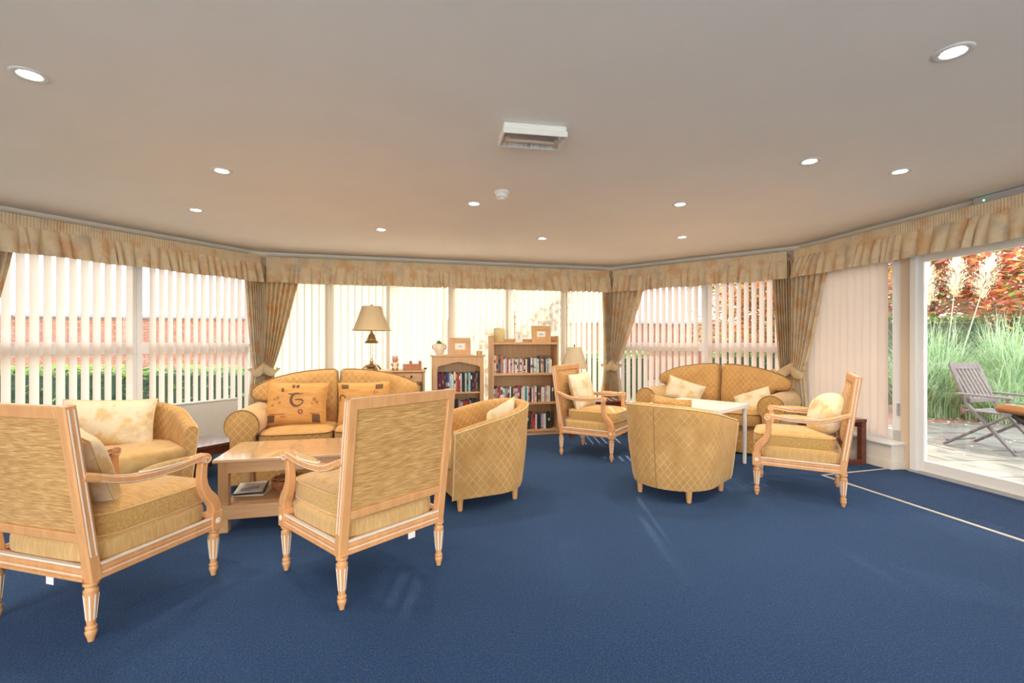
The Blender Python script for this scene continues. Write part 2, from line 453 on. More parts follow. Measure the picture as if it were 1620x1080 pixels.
for k, (F, s0, s1) in enumerate(((WA, 0, WA.L), (WB, 0, WB.L), (WC, 0, WC.L), (WD, 0, WD.L))):
    b = MB(); n = 6                       # coving
    out = [(0, CEIL)] + [(-.05 + .05 * (1 - cos(a * pi / 2 / n)) * 0 - 0 + (.05 - .05 * cos(a * pi / 2 / n)), CEIL - .05 * sin(a * pi / 2 / n)) for a in range(n + 1)]
    b.prism(out, s0, s1, 'yz'); struct(b.build('trim_%d' % (k + 1), M_['trim'], loc=(*F.P, 0), rot=(0, 0, F.a), smooth=40))
# plain walls behind the camera, with an added wide window to let in front light
b = MB(); b.box(0, LB[1] * -1 + A0[1], 0, .12, 0, CEIL); struct(b.build('wall_left_rear', M_['walldado'], loc=(*LB, 0), rot=(0, 0, radians(90))))
b = MB(); b.box(0, RB[1] * -1 + D1[1], 0, .12, 0, CEIL); struct(b.build('wall_right_rear', M_['walldado'], loc=(*D1, 0), rot=(0, 0, radians(-90))))
WF = WallF(RB, LB)
b = MB(); b.box(0, .9, 0, .12, 0, CEIL); b.box(WF.L - .9, WF.L, 0, .12, 0, CEIL); b.box(.9, WF.L - .9, 0, .12, 0, .25); b.box(.9, WF.L - .9, 0, .12, 2.2, CEIL)
struct(b.build('wall_front', M_['walldado'], loc=(*RB, 0), rot=(0, 0, WF.a)))

def window(n, F, s0, s1, z0=WZ0, z1=WZ1, transom=True, mull=(), fw=.055, y0=.02, y1=.085, handle=None):
    w = sempty('window_%d' % n, (*F.P, 0), F.a)
    b = MB(); b.box(s0, s0 + fw, y0, y1, z0, z1); b.box(s1 - fw, s1, y0, y1, z0, z1); b.box(s0, s1, y0, y1, z0, z0 + fw); b.box(s0, s1, y0, y1, z1 - fw, z1)
    b.build('frame', M_['upvc'], w, bevel=.006)
    for m in mull:
        b = MB(); b.box(m - .045, m + .045, y0 - .005, y1 + .005, z0, z1); b.build('mullion', M_['upvc'], w, bevel=.006)
    if transom:
        b = MB(); b.box(s0, s1, y0 - .003, y1 + .003, 1.09, 1.205); b.build('transom', M_['upvc'], w, bevel=.006)
    xs = [s0] + list(mull) + [s1]
    for a, c in zip(xs[:-1], xs[1:]):
        for (q0, q1) in (((z0, 1.09), (1.205, z1)) if transom else ((z0, z1),)):
            b = MB(); b.box(a + .03, c - .03, .050, .056, q0 + .02, q1 - .02); b.build('pane', M_['glass'], w)
    if handle:
        b = MB(); b.box(handle - .009, handle + .009, y0 - .02, y0, .50, .62); b.build('handle', M_['grey'], w, bevel=.004)
    return w
am = WA.px(218)
window(1, WA, .12, am, transom=True)
window(2, WA, am, WA.L - .07)
bm = [WB.px(p) for p in (525, 622, 716, 808, 893)]
window(3, WB, .07, bm[1], transom=False, mull=bm[:1])
window(4, WB, bm[1], bm[3], transom=False, mull=[bm[2]])
window(5, WB, bm[3], WB.L - .07, transom=False, mull=[bm[4]])
cm = WC.px(1115)
window(6, WC, .07, cm); window(7, WC, cm, WC.L - .07)
window(8, WD, .07, sD_p0, transom=False, fw=.105, handle=sD_p0 - .035)
window(9, WF, .9, WF.L - .9, .25, 2.2, False, mull=[2.7, 4.5, 6.3])  # unseen window added behind the camera to brighten the front
for F, s1 in ((WA, WA.L), (WB, WB.L), (WC, WC.L), (WD, sD_end + .015)):       # inner sills
    b = MB(); b.box(0, s1, -.17, .03, .23, .255)
    struct(b.build('trim_%d' % {0: 6, 1: 7, 2: 8, 3: 9}[[WA, WB, WC, WD].index(F)], M_['upvc'], loc=(*F.P, 0), rot=(0, 0, F.a), bevel=.008))

# sliding door
d = sempty('door_1', (*WD.P, 0), WD.a)
s0, s1 = sD_p1, DOOR_END
b = MB(); b.box(s0, s0 + .06, -.02, .11, 0, 2.12); b.box(s1 - .06, s1, -.02, .11, 0, 2.12); b.box(s0, s1, -.02, .11, 2.04, 2.12); b.build('frame', M_['upvc'], d, bevel=.006)
b = MB(); b.box(s0, s1, -.035, .11, 0, .018); b.box(s0, s1, -.035, -.025, .018, .024); b.build('threshold', M_['grey'], d)
for k, (a, c, y) in enumerate(((s0 + .055, s0 + .93, .03), (s0 + .90, s1 - .055, .075))):
    p = MB(); p.box(a, a + .05, y - .02, y + .02, .02, 2.04); p.box(c - .05, c, y - .02, y + .02, .02, 2.04)
    p.box(a + .05, c - .05, y - .02, y + .02, .02, .12); p.box(a + .05, c - .05, y - .02, y + .02, 1.95, 2.04)
    pa = p.build('sash', M_['upvc'], d, bevel=.005)
    g = MB(); g.box(a + .04, c - .04, y - .004, y + .004, .11, 1.96); g.build('pane', M_['glass'], pa)
# carpet edging round the door mat
E0 = onplane(1301, 752); E1 = (E0[0] + (3.095 - 2.81) * 1.9, E0[1] - (4.306 - 2.866) * 1.9); E2 = onplane(1405, 741.5)
def strip(P, Q, w=.022):
    b = MB(); b.bar((*P, .003), (*Q, .003), w, .006); return struct(b.build('trim_10', M_['strip']))
strip(E0, E1); strip(E0, E2)
b = MB(); e3 = (E1[0] + .85, E1[1] + .1)
b.prism([E0, E1, (4.14, E1[1] + .15), (4.10, 2.55), (3.74, 4.44), (3.70, 4.50), E2], 0, .004)
struct(b.build('floor_mat', M_['mat']))

# ------------------------------------------------------------------ vertical blinds
def blind(label, F, s0, s1, ang, m, jitter=4, z0=.30, spacing=.088, turned=None, sw=.089):
    root = thing('vertical_blind', label, 'blind', (*F.P, 0), F.a, 'vertical blinds in the bay windows')
    b = MB(); b.box(s0, s1, -.095, -.055, 2.115, 2.15); b.build('headrail', M_['upvc'], root)
    me = None; n = int(round((s1 - s0) / spacing)); sp = (s1 - s0) / n
    for i in range(n):
        if me is None:
            g = MB()
            g.grid(lambda u, v: ((u - .5) * sw, .006 * (1 - (2 * u - 1) ** 2), z0 + v * (2.115 - z0)), 4, 1)
            o = g.build('slat', m, root, smooth=180); me = o.data
        else:
            o = bpy.data.objects.new('slat', me); COL.objects.link(o); o.parent = root
        a = ang(i / max(1, n - 1)) if callable(ang) else ang
        if turned and i in turned: a = turned[i]
        o.location = (s0 + (i + .5) * sp, -.075, 0)
        o.rotation_euler = (0, 0, radians(a + random.uniform(-jitter, jitter)))
    return root
blind('vertical blind with wide half-open slats, on the window nearest the picture\'s left edge', WA, max(.15, WA.px(-110)), am - .06, 33, M_['slat'], 6)
blind('vertical blind of half-open slats hanging behind the radiator', WA, am + .06, WA.L - .1, lambda t: 29 - 4 * t, M_['slat'], 4)
blind('bright closed vertical blind behind the tall table lamp', WB, .1, bm[1] - .05, 6, M_['slatwarm'], 5, sw=.101)
blind('bright vertical blind behind the potted plant and arched bookcase', WB, bm[1] + .05, bm[3] - .05, lambda t: 9 + 12 * t, M_['slatwarm'], 4, turned={7: 36}, sw=.097)
blind('vertical blind behind the taller bookcase and pleated lamp', WB, bm[3] + .05, WB.L - .1, lambda t: 13 + max(0, t - .5) * 48, M_['slatwarm'], 3, sw=.094)
blind('vertical blind above the left half of the sofa with the white table', WC, .1, cm - .05, -25, M_['slat'], 4)
blind('vertical blind above the right half of the sofa with the white table', WC, cm + .05, WC.L - .1, -33, M_['slat'], 5)
blind('fully closed vertical blind beside the patio door', WD, .12, sD_p0 - .070, 10, M_['slatshade'], 3)

# ------------------------------------------------------------------ curtains and valances
def valance(label, F, s0, s1, seed):
    root = thing('valance', label, 'valance', (*F.P, 0), F.a, 'gathered pelmet valances round the bay')
    rnd = random.Random(seed); L = s1 - s0
    folds = []; x = 0.0
    while x < L: folds.append(x); x += rnd.uniform(.05, .15)
    folds.append(x); amps = [rnd.uniform(.55, 1.15) for _ in folds]; skew = [rnd.uniform(-.025, .025) for _ in folds]
    def fold(s):
        for i in range(len(folds) - 1):
            if folds[i] <= s < folds[i + 1]:
                t = (s - folds[i]) / (folds[i + 1] - folds[i])
                return amps[i] * (sin(pi * t) ** .72), skew[i]
        return 0, 0
    nu = int(L / .006)
    def frill(u, v):
        s = u * L; a, k = fold(s)
        amp = .004 + .085 * v ** .7
        return (s0 + s + k * v, -.20 - a * amp - .012 * v, 2.205 - v * (.232 + .012 * a) + .005 * sin(s * 9) * v)
    g = MB(); g.grid(frill, nu, 6); g.build('frill', M_['valance'], root, smooth=180)
    def head(u, v):
        s = u * L
        return (s0 + s, -.202 - .006 * sin(s * 2 * pi / .022) * (1 - .3 * v), 2.30 - v * .10)
    g = MB(); g.grid(head, int(L / .0055), 3); g.build('gathered_header', M_['valance'], root, smooth=180)
    b = MB(); b.box(s0, s1, -.194, 0, 2.265, 2.285); b.build('rail', M_['upvc'], root)
    return root
valance('gathered floral valance running past the picture\'s left edge', WA, .02, WA.L - .118, 1)
valance('gathered floral valance over the bookcases and tall lamp', WB, .118, WB.L - .13, 2)
valance('gathered floral valance over the sofa with the white table', WC, .135, WC.L - .115, 3)
valance('gathered floral valance over the patio door', WD, .115, WD.L - .05, 4)

def curtain(label, F, corner, wtop, sgn, seed, zt=.88, off=.150, folds=7, wt=.13):
    """corner: s of the fixed edge; the other edge lies at corner + sgn*wtop"""
    rnd = random.Random(seed); ph = [rnd.uniform(-.6, .6) for _ in range(12)]
    root = thing('curtain', label, 'curtain', (*F.P, 0), F.a, 'tied back floral curtains')
    ZT, ZB = 2.19, .015
    def width(z):
        if z >= zt:
            t = (z - zt) / (ZT - zt); return wt + (wtop - wt) * (t ** .85)
        t = (zt - z) / (zt - ZB); return wt + .05 * min(1, t * 2.5)
    def fn(u, v):
        z = ZT + (ZB - ZT) * v; w = width(z)
        dens = .040 * (.45 + .55 * min(1, w / wtop)) + .01
        y = -off - dens * sin(2 * pi * folds * u + 1.1 * sin(3 * u + ph[0]) + ph[1])
        lean = 0.0
        return (corner + sgn * (u * w + lean), y, z)
    g = MB(); g.grid(fn, folds * 14, 30); g.build('drape', M_['curtain'], root, smooth=180)
    def band(u, v):
        a = pi * (1.08 * u - .04)
        h = .035 + .055 * sin(pi * min(1, u * 1.15)) ** .8
        zc = zt + .055 - .105 * (1 - cos(pi * min(u, .8) / .8)) / 2 + (.03 * max(0, u - .8) / .2)
        xx = (-.02 + (wt + .055) * (1 - cos(a)) / 2)
        return (corner + sgn * xx, -off - .012 - .058 * sin(a) - .012 * sin(pi * v), zc + (v - .5) * 2 * h * .7)
    g = MB(); g.grid(band, 18, 4)
    e = band(1, .5)
    def star(u, v):           # loose pointed end of the tieback
        return (e[0] + sgn * (.005 + .06 * u) , e[1] - .012, e[2] + (v - .5) * .075 * (1 - u) + .02 * u)
    g.grid(star, 3, 2)
    g.build('tieback', M_['tie'], root, smooth=180)
    return root
curtain('floral curtain cut off by the picture\'s left edge', WA, WA.px(-75, .15), WA.px(30, .15) - WA.px(-75, .15), 1, 11, wt=.10)
curtain('tied floral curtain beside the radiator, its half over the brick view', WA, WA.L - .06, WA.L - .06 - WA.px(388, .15), -1, 12, folds=7, wt=.12)
curtain('tied floral curtain left of the tall table lamp, its half with orange edge', WB, .06, WB.px(479, .15) - .06, 1, 13, folds=7, wt=.13)
curtain('tied floral curtain beside the pleated ivory lamp', WB, WB.L - .06, WB.L - .06 - WB.px(953, .15), -1, 14, folds=6, wt=.11)
curtain('tied floral curtain at the left end of the sofa with the white table', WC, .05, WC.px(1023, .15) - .05, 1, 15, folds=7, wt=.14)
curtain('tied floral curtain at the right end of the sofa with the white table', WC, WC.L - .06, WC.L - .06 - WC.px(1221, .15), -1, 16, folds=7, wt=.14)
curtain('tied floral curtain against the closed blind by the patio door', WD, .05, WD.px(1311, .15) - .05, 1, 17, folds=6, wt=.15)

# ------------------------------------------------------------------ ceiling fittings
def downlight():
    r = thing('downlight', '', 'ceiling light', (0, 0, 0), 0, 'recessed ceiling downlights')
    b = MB(); b.lathe([(.040, .004), (.044, -.004), (.058, -.007), (.066, -.004), (.068, 0)], 28); b.build('trim_ring', M_['ring'], r, smooth=50)
    b = MB(); b.lathe([(0, -.0025), (.036, -.0025), (.040, -.001)], 24); b.build('bulb', M_['bulb'], r, smooth=60)
    return r
spot_d = bpy.data.lights.new('downlight_beam', 'SPOT'); spot_d.energy = DOWNLIGHT_W; spot_d.color = (1, .84, .64)
spot_d.spot_size = radians(140); spot_d.spot_blend = .8; spot_d.shadow_soft_size = .05
DL = [((47, 118), 'lit round downlight in the ceiling\'s left corner, nearest the camera on that side'),
      ((1508, 82), 'lit round downlight with wide white ring, high in the ceiling above the door side'),
      ((351, 270), 'lit round downlight over the wooden armchair with scrolled arm, second in its row'),
      ((310, 332), 'lit round downlight nearest the radiator window'),
      ((603, 363), 'lit round downlight above the tall table lamp'),
      ((750, 322), 'lit round downlight beside the smoke detector'),
      ((858, 377), 'lit round downlight above the taller bookcase'),
      ((1076, 323), 'lit round downlight above the tub chair seen from behind'),
      ((1079, 375), 'lit round downlight nearest the curtains by the pleated lamp'),
      ((1281, 255), 'lit round downlight between tub chair row and door, the left of two close together'),
      ((1424, 271), 'lit round downlight nearest the patio door')]
proto = downlight()
for i, ((px, py), lab) in enumerate(DL):
    x, y = onplane(px, py, CEIL)
    o = proto if i == 0 else copy_tree(proto)
    o.location = (x, y, CEIL); o['label'] = lab
    l = bpy.data.objects.new('downlight_beam', spot_d); COL.objects.link(l); l.location = (x, y, CEIL - .03)
# emergency light
p0 = onplane(792, 190, CEIL); p1 = onplane(893, 198, CEIL)
r = thing('emergency_light', 'rectangular white emergency light with clear cover on the ceiling', 'ceiling light', ((p0[0] + p1[0]) / 2, (p0[1] + p1[1]) / 2 + .10, CEIL), atan2(p1[1] - p0[1], p1[0] - p0[0]))
b = MB(); b.box(-.175, .175, -.095, .095, -.035, 0); b.build('housing', M_['white'], r, bevel=.012, seg=3)
b = MB()
for (x0, x1, y0, y1) in ((-.178, .178, -.098, -.085), (-.178, .178, .085, .098), (-.178, -.165, -.085, .085), (.165, .178, -.085, .085)): b.box(x0, x1, y0, y1, -.062, -.03)
b.build('cover_rim', M_['white'], r, bevel=.005)
b = MB(); b.box(-.166, .166, -.086, .086, -.062, -.058); b.build('clear_cover', M_['diffuser'], r)
b = MB(); b.box(-.155, .155, -.08, .08, -.040, -.036); b.build('reflector', M_['reflector'], r)
b = MB(); b.lathe([(.008, -.13), (.008, .13)], 12, T(0, .02, -.05) @ R(pi / 2, 'Y')); b.build('tube', M_['tubewhite'], r, smooth=60)
b = MB(); b.box(.128, .15, .0, .04, -.056, -.036); b.box(-.15, -.128, .0, .04, -.056, -.036); b.build('tube_holder', M_['white'], r)
# smoke detector
x, y = onplane(794, 303, CEIL)
r = thing('smoke_detector', 'white round smoke detector on the ceiling', 'smoke detector', (x, y, CEIL))
b = MB(); b.lathe([(.058, 0), (.060, -.012), (.054, -.022), (.050, -.026)], 28); b.build('base', M_['white'], r, smooth=40)
b = MB(); b.lathe([(.050, -.026), (.046, -.045), (.034, -.052), (.030, -.054)], 28); b.build('head', M_['white'], r, smooth=40)
b = MB(); b.lathe([(.028, -.054), (.026, -.066), (0, -.068)], 20); b.build('sensor', M_['ring'], r, smooth=40)
b = MB()
for k in range(6):
    a = k * pi / 3; b.bar((.037 * cos(a), .037 * sin(a), -.052), (.028 * cos(a), .028 * sin(a), -.066), .005, .004)
b.build('vent_rib', M_['ring'], r)
# door operator housing with green indicator
sa = WD.px(1543, .1)
r = thing('door_operator', 'long grey-white door operator box with a green light above the patio door', 'door opener', (*WD.P, 0), WD.a)
b = MB(); b.box(sa, sa + 1.0, -.13, -.05, 2.315, 2.375); b.build('housing', M_['grey'], r, bevel=.008)
b = MB(); b.lathe([(.006, 0), (.005, .003), (0, .004)], 10, T(sa + .08, -.1305, 2.338) @ R(pi / 2, 'X')); b.build('indicator', M_['greenled'], r)

# radiator
sr0, sr1 = WA.px(150, .2), WA.px(372, .2)
r = thing('radiator', 'long low cream panel radiator under the window', 'radiator', (*WA.P, 0), WA.a)
b = MB(); b.box(sr0, sr1, -.26, -.20, .07, .535); b.build('panel', M_['radiator'], r, bevel=.01)
b = MB(); b.box(sr0 - .004, sr1 + .004, -.268, -.185, .535, .552)
b.build('top_grille', M_['white'], r, bevel=.004)
b = MB()
n = int((sr1 - sr0) / .3)
for k in range(n): b.box(sr0 + .15 + k * .3, sr0 + .155 + k * .3, -.263, -.26, .1, .51)
b.build('seam', M_['trim'], r)
for q in (sr0 + .1, sr1 - .1):
    b = MB(); b.box(q - .012, q + .012, -.20, -.15, .0, .45); b.build('bracket', M_['white'], r)

# ------------------------------------------------------------------ carved wooden armchairs
def softbox(b, x0, x1, y0, y1, z0, z1, dome=.02, r=.03, nx=10, ny=10, M=None, out=None):
    """upholstered pad: rounded edges, domed top and bottom"""
    cx, cy, cz = (x0 + x1) / 2, (y0 + y1) / 2, (z0 + z1) / 2
    hx, hy, hz = (x1 - x0) / 2, (y1 - y0) / 2, (z1 - z0) / 2
    prof = [(1 - r / min(hx, hy), 1.0), (1 - .55 * r / min(hx, hy), .96), (1 - .12 * r / min(hx, hy), .78), (1.0, .5), (1.003, 0), (1.0, -.5), (1 - .12 * r / min(hx, hy), -.78), (1 - .55 * r / min(hx, hy), -.96), (1 - r / min(hx, hy), -1.0)]
    ring = []
    n = nx
    e = 5.5
    for k in range(4 * n):
        a = 2 * pi * k / (4 * n); c, s = cos(a), sin(a)
        ring.append((math.copysign(abs(c) ** (2 / e), c), math.copysign(abs(s) ** (2 / e), s)))
    vs, fs = [], []
    lay = [(k, h, 0) for k, h in prof]
    top = [(.75, 1, .45), (.5, 1, .8), (.25, 1, .95)]
    lay = [(k, 1, d) for k, h, d in reversed(top)] + lay + [(k, -1, -d) for k, h, d in top]
    m = len(ring)
    for k, h, d in lay:
        for x, y in ring: vs.append((cx + x * hx * k, cy + y * hy * k, cz + h * hz + d * dome))
    for i in range(len(lay) - 1):
        for j in range(m):
            j2 = (j + 1) % m; fs.append((i * m + j2, i * m + j, (i + 1) * m + j, (i + 1) * m + j2))
    c0 = len(vs); vs += [(cx, cy, cz + hz + dome), (cx, cy, cz - hz - dome)]
    L = len(lay) - 1
    for j in range(m):
        j2 = (j + 1) % m; fs.append((c0, j, j2)); fs.append((c0 + 1, L * m + j2, L * m + j))
    return b.add(vs, fs, None, 0, M), [(cx + x * hx * 1.0, cy + y * hy * 1.0) for x, y in ring]

def rect(w, h): return [(-w / 2, -h / 2), (w / 2, -h / 2), (w / 2, h / 2), (-w / 2, h / 2)]
def rrect(w, h, c): 
    return [(-w/2+c, -h/2), (w/2-c, -h/2), (w/2, -h/2+c), (w/2, h/2-c), (w/2-c, h/2), (-w/2+c, h/2), (-w/2, h/2-c), (-w/2, -h/2+c)]
def yback(z): return -.275 - .135 * (z - .24)
def wooden_chair():
    r = thing('carved_armchair', '', 'armchair', (0, 0, 0), 0, 'limed wood armchairs with gold upholstery')
    prof = [(0, 0), (.011, 0), (.013, .012), (.019, .03), (.021, .04), (.016, .049), (.020, .053), (.020, .060), (.0145, .066), (.0155, .075), (.0255, .198), (.0265, .206), (.020, .213), (.020, .222), (.027, .228), (.027, .240)]
    lg = MB().lathe(prof, 18); lgm = None
    fl = MB()
    for k in range(8):
        a = 2 * pi * k / 8
        fl.bar((.0160 * cos(a), .0160 * sin(a), .088), (.0250 * cos(a), .0250 * sin(a), .190), .0055, .003, up=(-sin(a), cos(a), 0) if False else (cos(a), sin(a), 0))
    flm = None
    for sx in (-1, 1):
        for y in (.283, -.283):
            if lgm is None: o = lg.build('leg', M_['beech'], r, smooth=45); lgm = o.data
            else: o = bpy.data.objects.new('leg', lgm); COL.objects.link(o); o.parent = r
            o.location = (sx * .283, y, 0)
            if flm is None: q = fl.build('flute', M_['inlay'], o); flm = q.data
            else: q = bpy.data.objects.new('flute', flm); COL.objects.link(q); q.parent = o
    # seat rails
    for k, (w, ax, rot) in enumerate(((.52, 0, 0), (.52, 0, pi), (.52, 0, pi / 2), (.52, 0, -pi / 2))):
        b = MB(); b.box(-.27, .27, .268, .303, .245, .302); b.box(-.27, .27, .300, .309, .243, .256); b.box(-.27, .27, .300, .306, .276, .286)
        o = b.build('seat_rail', M_['beech'], r, bevel=.004, rot=(0, 0, rot))
        b = MB(); b.box(-.262, .262, .290, .3075, .300, .3075); b.box(-.262, .262, .3, .3045, .264, .268)
        b.build('inlay', M_['inlay'], o)
    for sx in (-1, 1):
        b = MB(); b.box(sx * .283 - .030, sx * .283 + .030, .253, .313, .238, .335)
        o = b.build('corner_block', M_['beech'], r, bevel=.004)
        b = MB()
        b.lathe([(.015, 0), (.014, .002), (.0115, .002), (.010, .0005), (.007, .0005), (.006, .0025), (0, .003)], 12, T(sx * .313, .283, .285) @ R(sx * pi / 2, 'Y'))
        b.build('rosette', M_['inlay'], o)
        b = MB(); b.lathe([(.015, 0), (.014, .002), (.0115, .002), (.010, .0005), (.007, .0005), (.006, .0025), (0, .003)], 12, T(sx * .283, .313, .285) @ R(-pi / 2, 'X'))
        b.build('rosette', M_['inlay'], o)
    b = MB(); softbox(b, -.285, .285, -.285, .285, .285, .385, .012, .03); b.build('seat_deck', M_['deck'], r, smooth=180)
    b = MB(); _, ring = softbox(b, -.262, .262, -.25, .315, .375, .490, .028, .035)
    o = b.build('seat_cushion', M_['chenille'], r, smooth=180)
    b = MB(); b.tube([(x * .988, y * .988 + .0, .478) for x, y in ring], .005, 6, closed=True); b.tube([(x * .988, y * .988, .388) for x, y in ring], .005, 6, closed=True)
    b.build('piping', M_['plaingold'], o, smooth=180)
    # back frame
    zs = [.24, .33, .45, .60, .75, .957]
    for sx in (-1, 1):
        b = MB(); b.sweep([(sx * (.283 + .004 * (z - .24)), yback(z), z) for z in zs], rrect(.048, .046, .006), up=(0, 1, 0))
        o = b.build('back_post', M_['beech'], r, smooth=40)
        b = MB()
        for dy in (-.010, .010): b.sweep([(sx * (.3075 + .004 * (z - .24)), yback(z) + dy, z) for z in (.345, .6, .945)], rect(.003, .0045), up=(0, 1, 0))
        b.build('inlay', M_['inlay'], o)
    def bk(x, z, dd): return (x, yback(z) + dd, z)
    def brail(name, z0, z1, dep):
        b = MB(); vs = []
        for z in (z0, z1):
            for x in (-.268, .268):
                for dd in (-dep / 2, dep / 2): vs.append(bk(x, z, dd))
        b.add(vs, [(0, 1, 3, 2), (4, 6, 7, 5), (0, 2, 6, 4), (1, 5, 7, 3), (0, 4, 5, 1), (2, 3, 7, 6)])
        return b.build(name, M_['beech'], r, bevel=.005)
    o = brail('top_rail', .905, .957, .046)
    b = MB(); vs = []
    b.sweep([bk(x, .9565, 0) for x in (-.29, .29)], rect(.003, .012), up=(0, 1, 0)); b.build('inlay', M_['inlay'], o)
    brail('lower_rail', .400, .442, .040)
    g = MB()
    def face(sg, base, bul):
        def fn(u, v):
            x = -.262 + .524 * u; z = .435 + .475 * v
            k = (1 - abs(2 * u - 1) ** 6) * (1 - abs(2 * v - 1) ** 6)
            return bk(x, z, sg * (base + bul * k))
        return fn
    g.grid(face(1, .008, .035), 12, 12); g.grid(lambda u, v: face(-1, .010, .004)(1 - u, v), 12, 12)
    g.build('back_panel', M_['panel'], r, smooth=60)
    # arms
    for sx in (-1, 1):
        x = sx * .300
        ys = [(yback(.67) + .01, .672), (-.27, .655), (-.21, .632), (-.14, .617), (-.05, .612), (.06, .616), (.13, .626), (.19, .634)]
        b = MB(); b.sweep([(sx * (.295 + .012 * k / 7), y, z) for k, (y, z) in enumerate(ys)], rrect(.044, .036, .008))
        b.lathe([(.0, -.027), (.022, -.027), (.027, -.022), (.027, .022), (.022, .027), (0, .027)], 18, T(x + sx * .005, .205, .622) @ R(pi / 2, 'Y'))
        o = b.build('arm', M_['beech'], r, smooth=40)
        b = MB()
        for side in (-1, 1):
            b.sweep([(sx * (.295 + .012 * k / 7) + side * .0222, y, z + dz) for dz in (.011,) for k, (y, z) in enumerate(ys[1:])], rect(.003, .004))
            b.sweep([(sx * (.295 + .012 * k / 7) + side * .0222, y, z - .011) for k, (y, z) in enumerate(ys[1:])], rect(.003, .004))
            pts = [(x + sx * .005 + side * .0275, .205 + (.006 + .0026 * t) * cos(t * 1.1), .622 + (.006 + .0026 * t) * sin(t * 1.1)) for t in [q * .5 for q in range(13)]]
            b.tube(pts, .0022, 5)
        pp = [(x + .021 * cos(a) * 1, .02 + .125 * sin(a), .634 + .010 * abs(sin(a)) ** 3 * (1 if sin(a) > 0 else .2)) for a in [2 * pi * q / 28 for q in range(28)]]
        b.tube(pp, .0035, 6, closed=True)
        b.build('inlay', M_['inlay'], o, smooth=60)
        b = MB()
        def pad(u, v):
            t = 2 * u - 1; k = max(0, 1 - t * t) ** .38; a = pi * v
            return (x - cos(a) * .020 * k, .02 + .118 * t, .632 + .008 * max(0, t) ** 3 + sin(a) * .022 * k)
        b.grid(pad, 18, 8); b.build('arm_pad', M_['deck'], o, smooth=180)
        pts = [(.205, .612), (.200, .57), (.200, .52), (.208, .48), (.228, .44), (.258, .405), (.280, .37), (.284, .33)]
        b = MB(); b.sweep([(sx * (.303 - .018 * k / 7), y, z) for k, (y, z) in enumerate(pts)], rrect(.046, .046, .007), up=(0, 1, 0), scale=[.85, .85, .9, .95, 1.05, 1.15, 1.15, 1.1])
        b.build('arm_post', M_['beech'], r, smooth=40)
    b = MB(); b.box(.065, .108, -.307, -.306, .212, .246); b.build('care_tag', M_['white'], r)
    return r
W0 = wooden_chair()
def place(proto, first, center, fwd, label):
    o = proto if first else copy_tree(proto)
    o.location = (center[0], center[1], 0); o.rotation_euler = (0, 0, yaw(fwd)); o['label'] = label
    return o
def norm(f):
    l = sqrt(f[0] ** 2 + f[1] ** 2); return (f[0] / l, f[1] / l)
def from_leg(leg, fwd, lx, ly):
    f = norm(fwd); rgt = (f[1], -f[0])
    return (leg[0] - rgt[0] * lx - f[0] * ly, leg[1] - rgt[1] * lx - f[1] * ly)
C = {}
f1 = norm((.265, .964)); c1 = from_leg((-1.70, 1.915), f1, .283, -.283)
f2 = norm((-.755, .655)); c2 = from_leg((-.769, 2.143), f2, -.283, -.283)
f3 = norm((.84, -.54)); c3 = (.924, 5.2)
f4 = norm((-.86, .51)); c4 = (2.335, 3.87)
C[1] = place(W0, True, c1, f1, 'carved wooden armchair, back to us, half outside the picture\'s left edge')
C[2] = place(W0, False, c2, f2, 'carved wooden armchair with its whole streaked gold back turned to us')
C[3] = place(W0, False, c3, f3, 'carved wooden armchair beside the tall bookcase with sun streaks under it')
C[4] = place(W0, False, c4, f4, 'carved wooden armchair standing beside the pale carpet edging near the door')

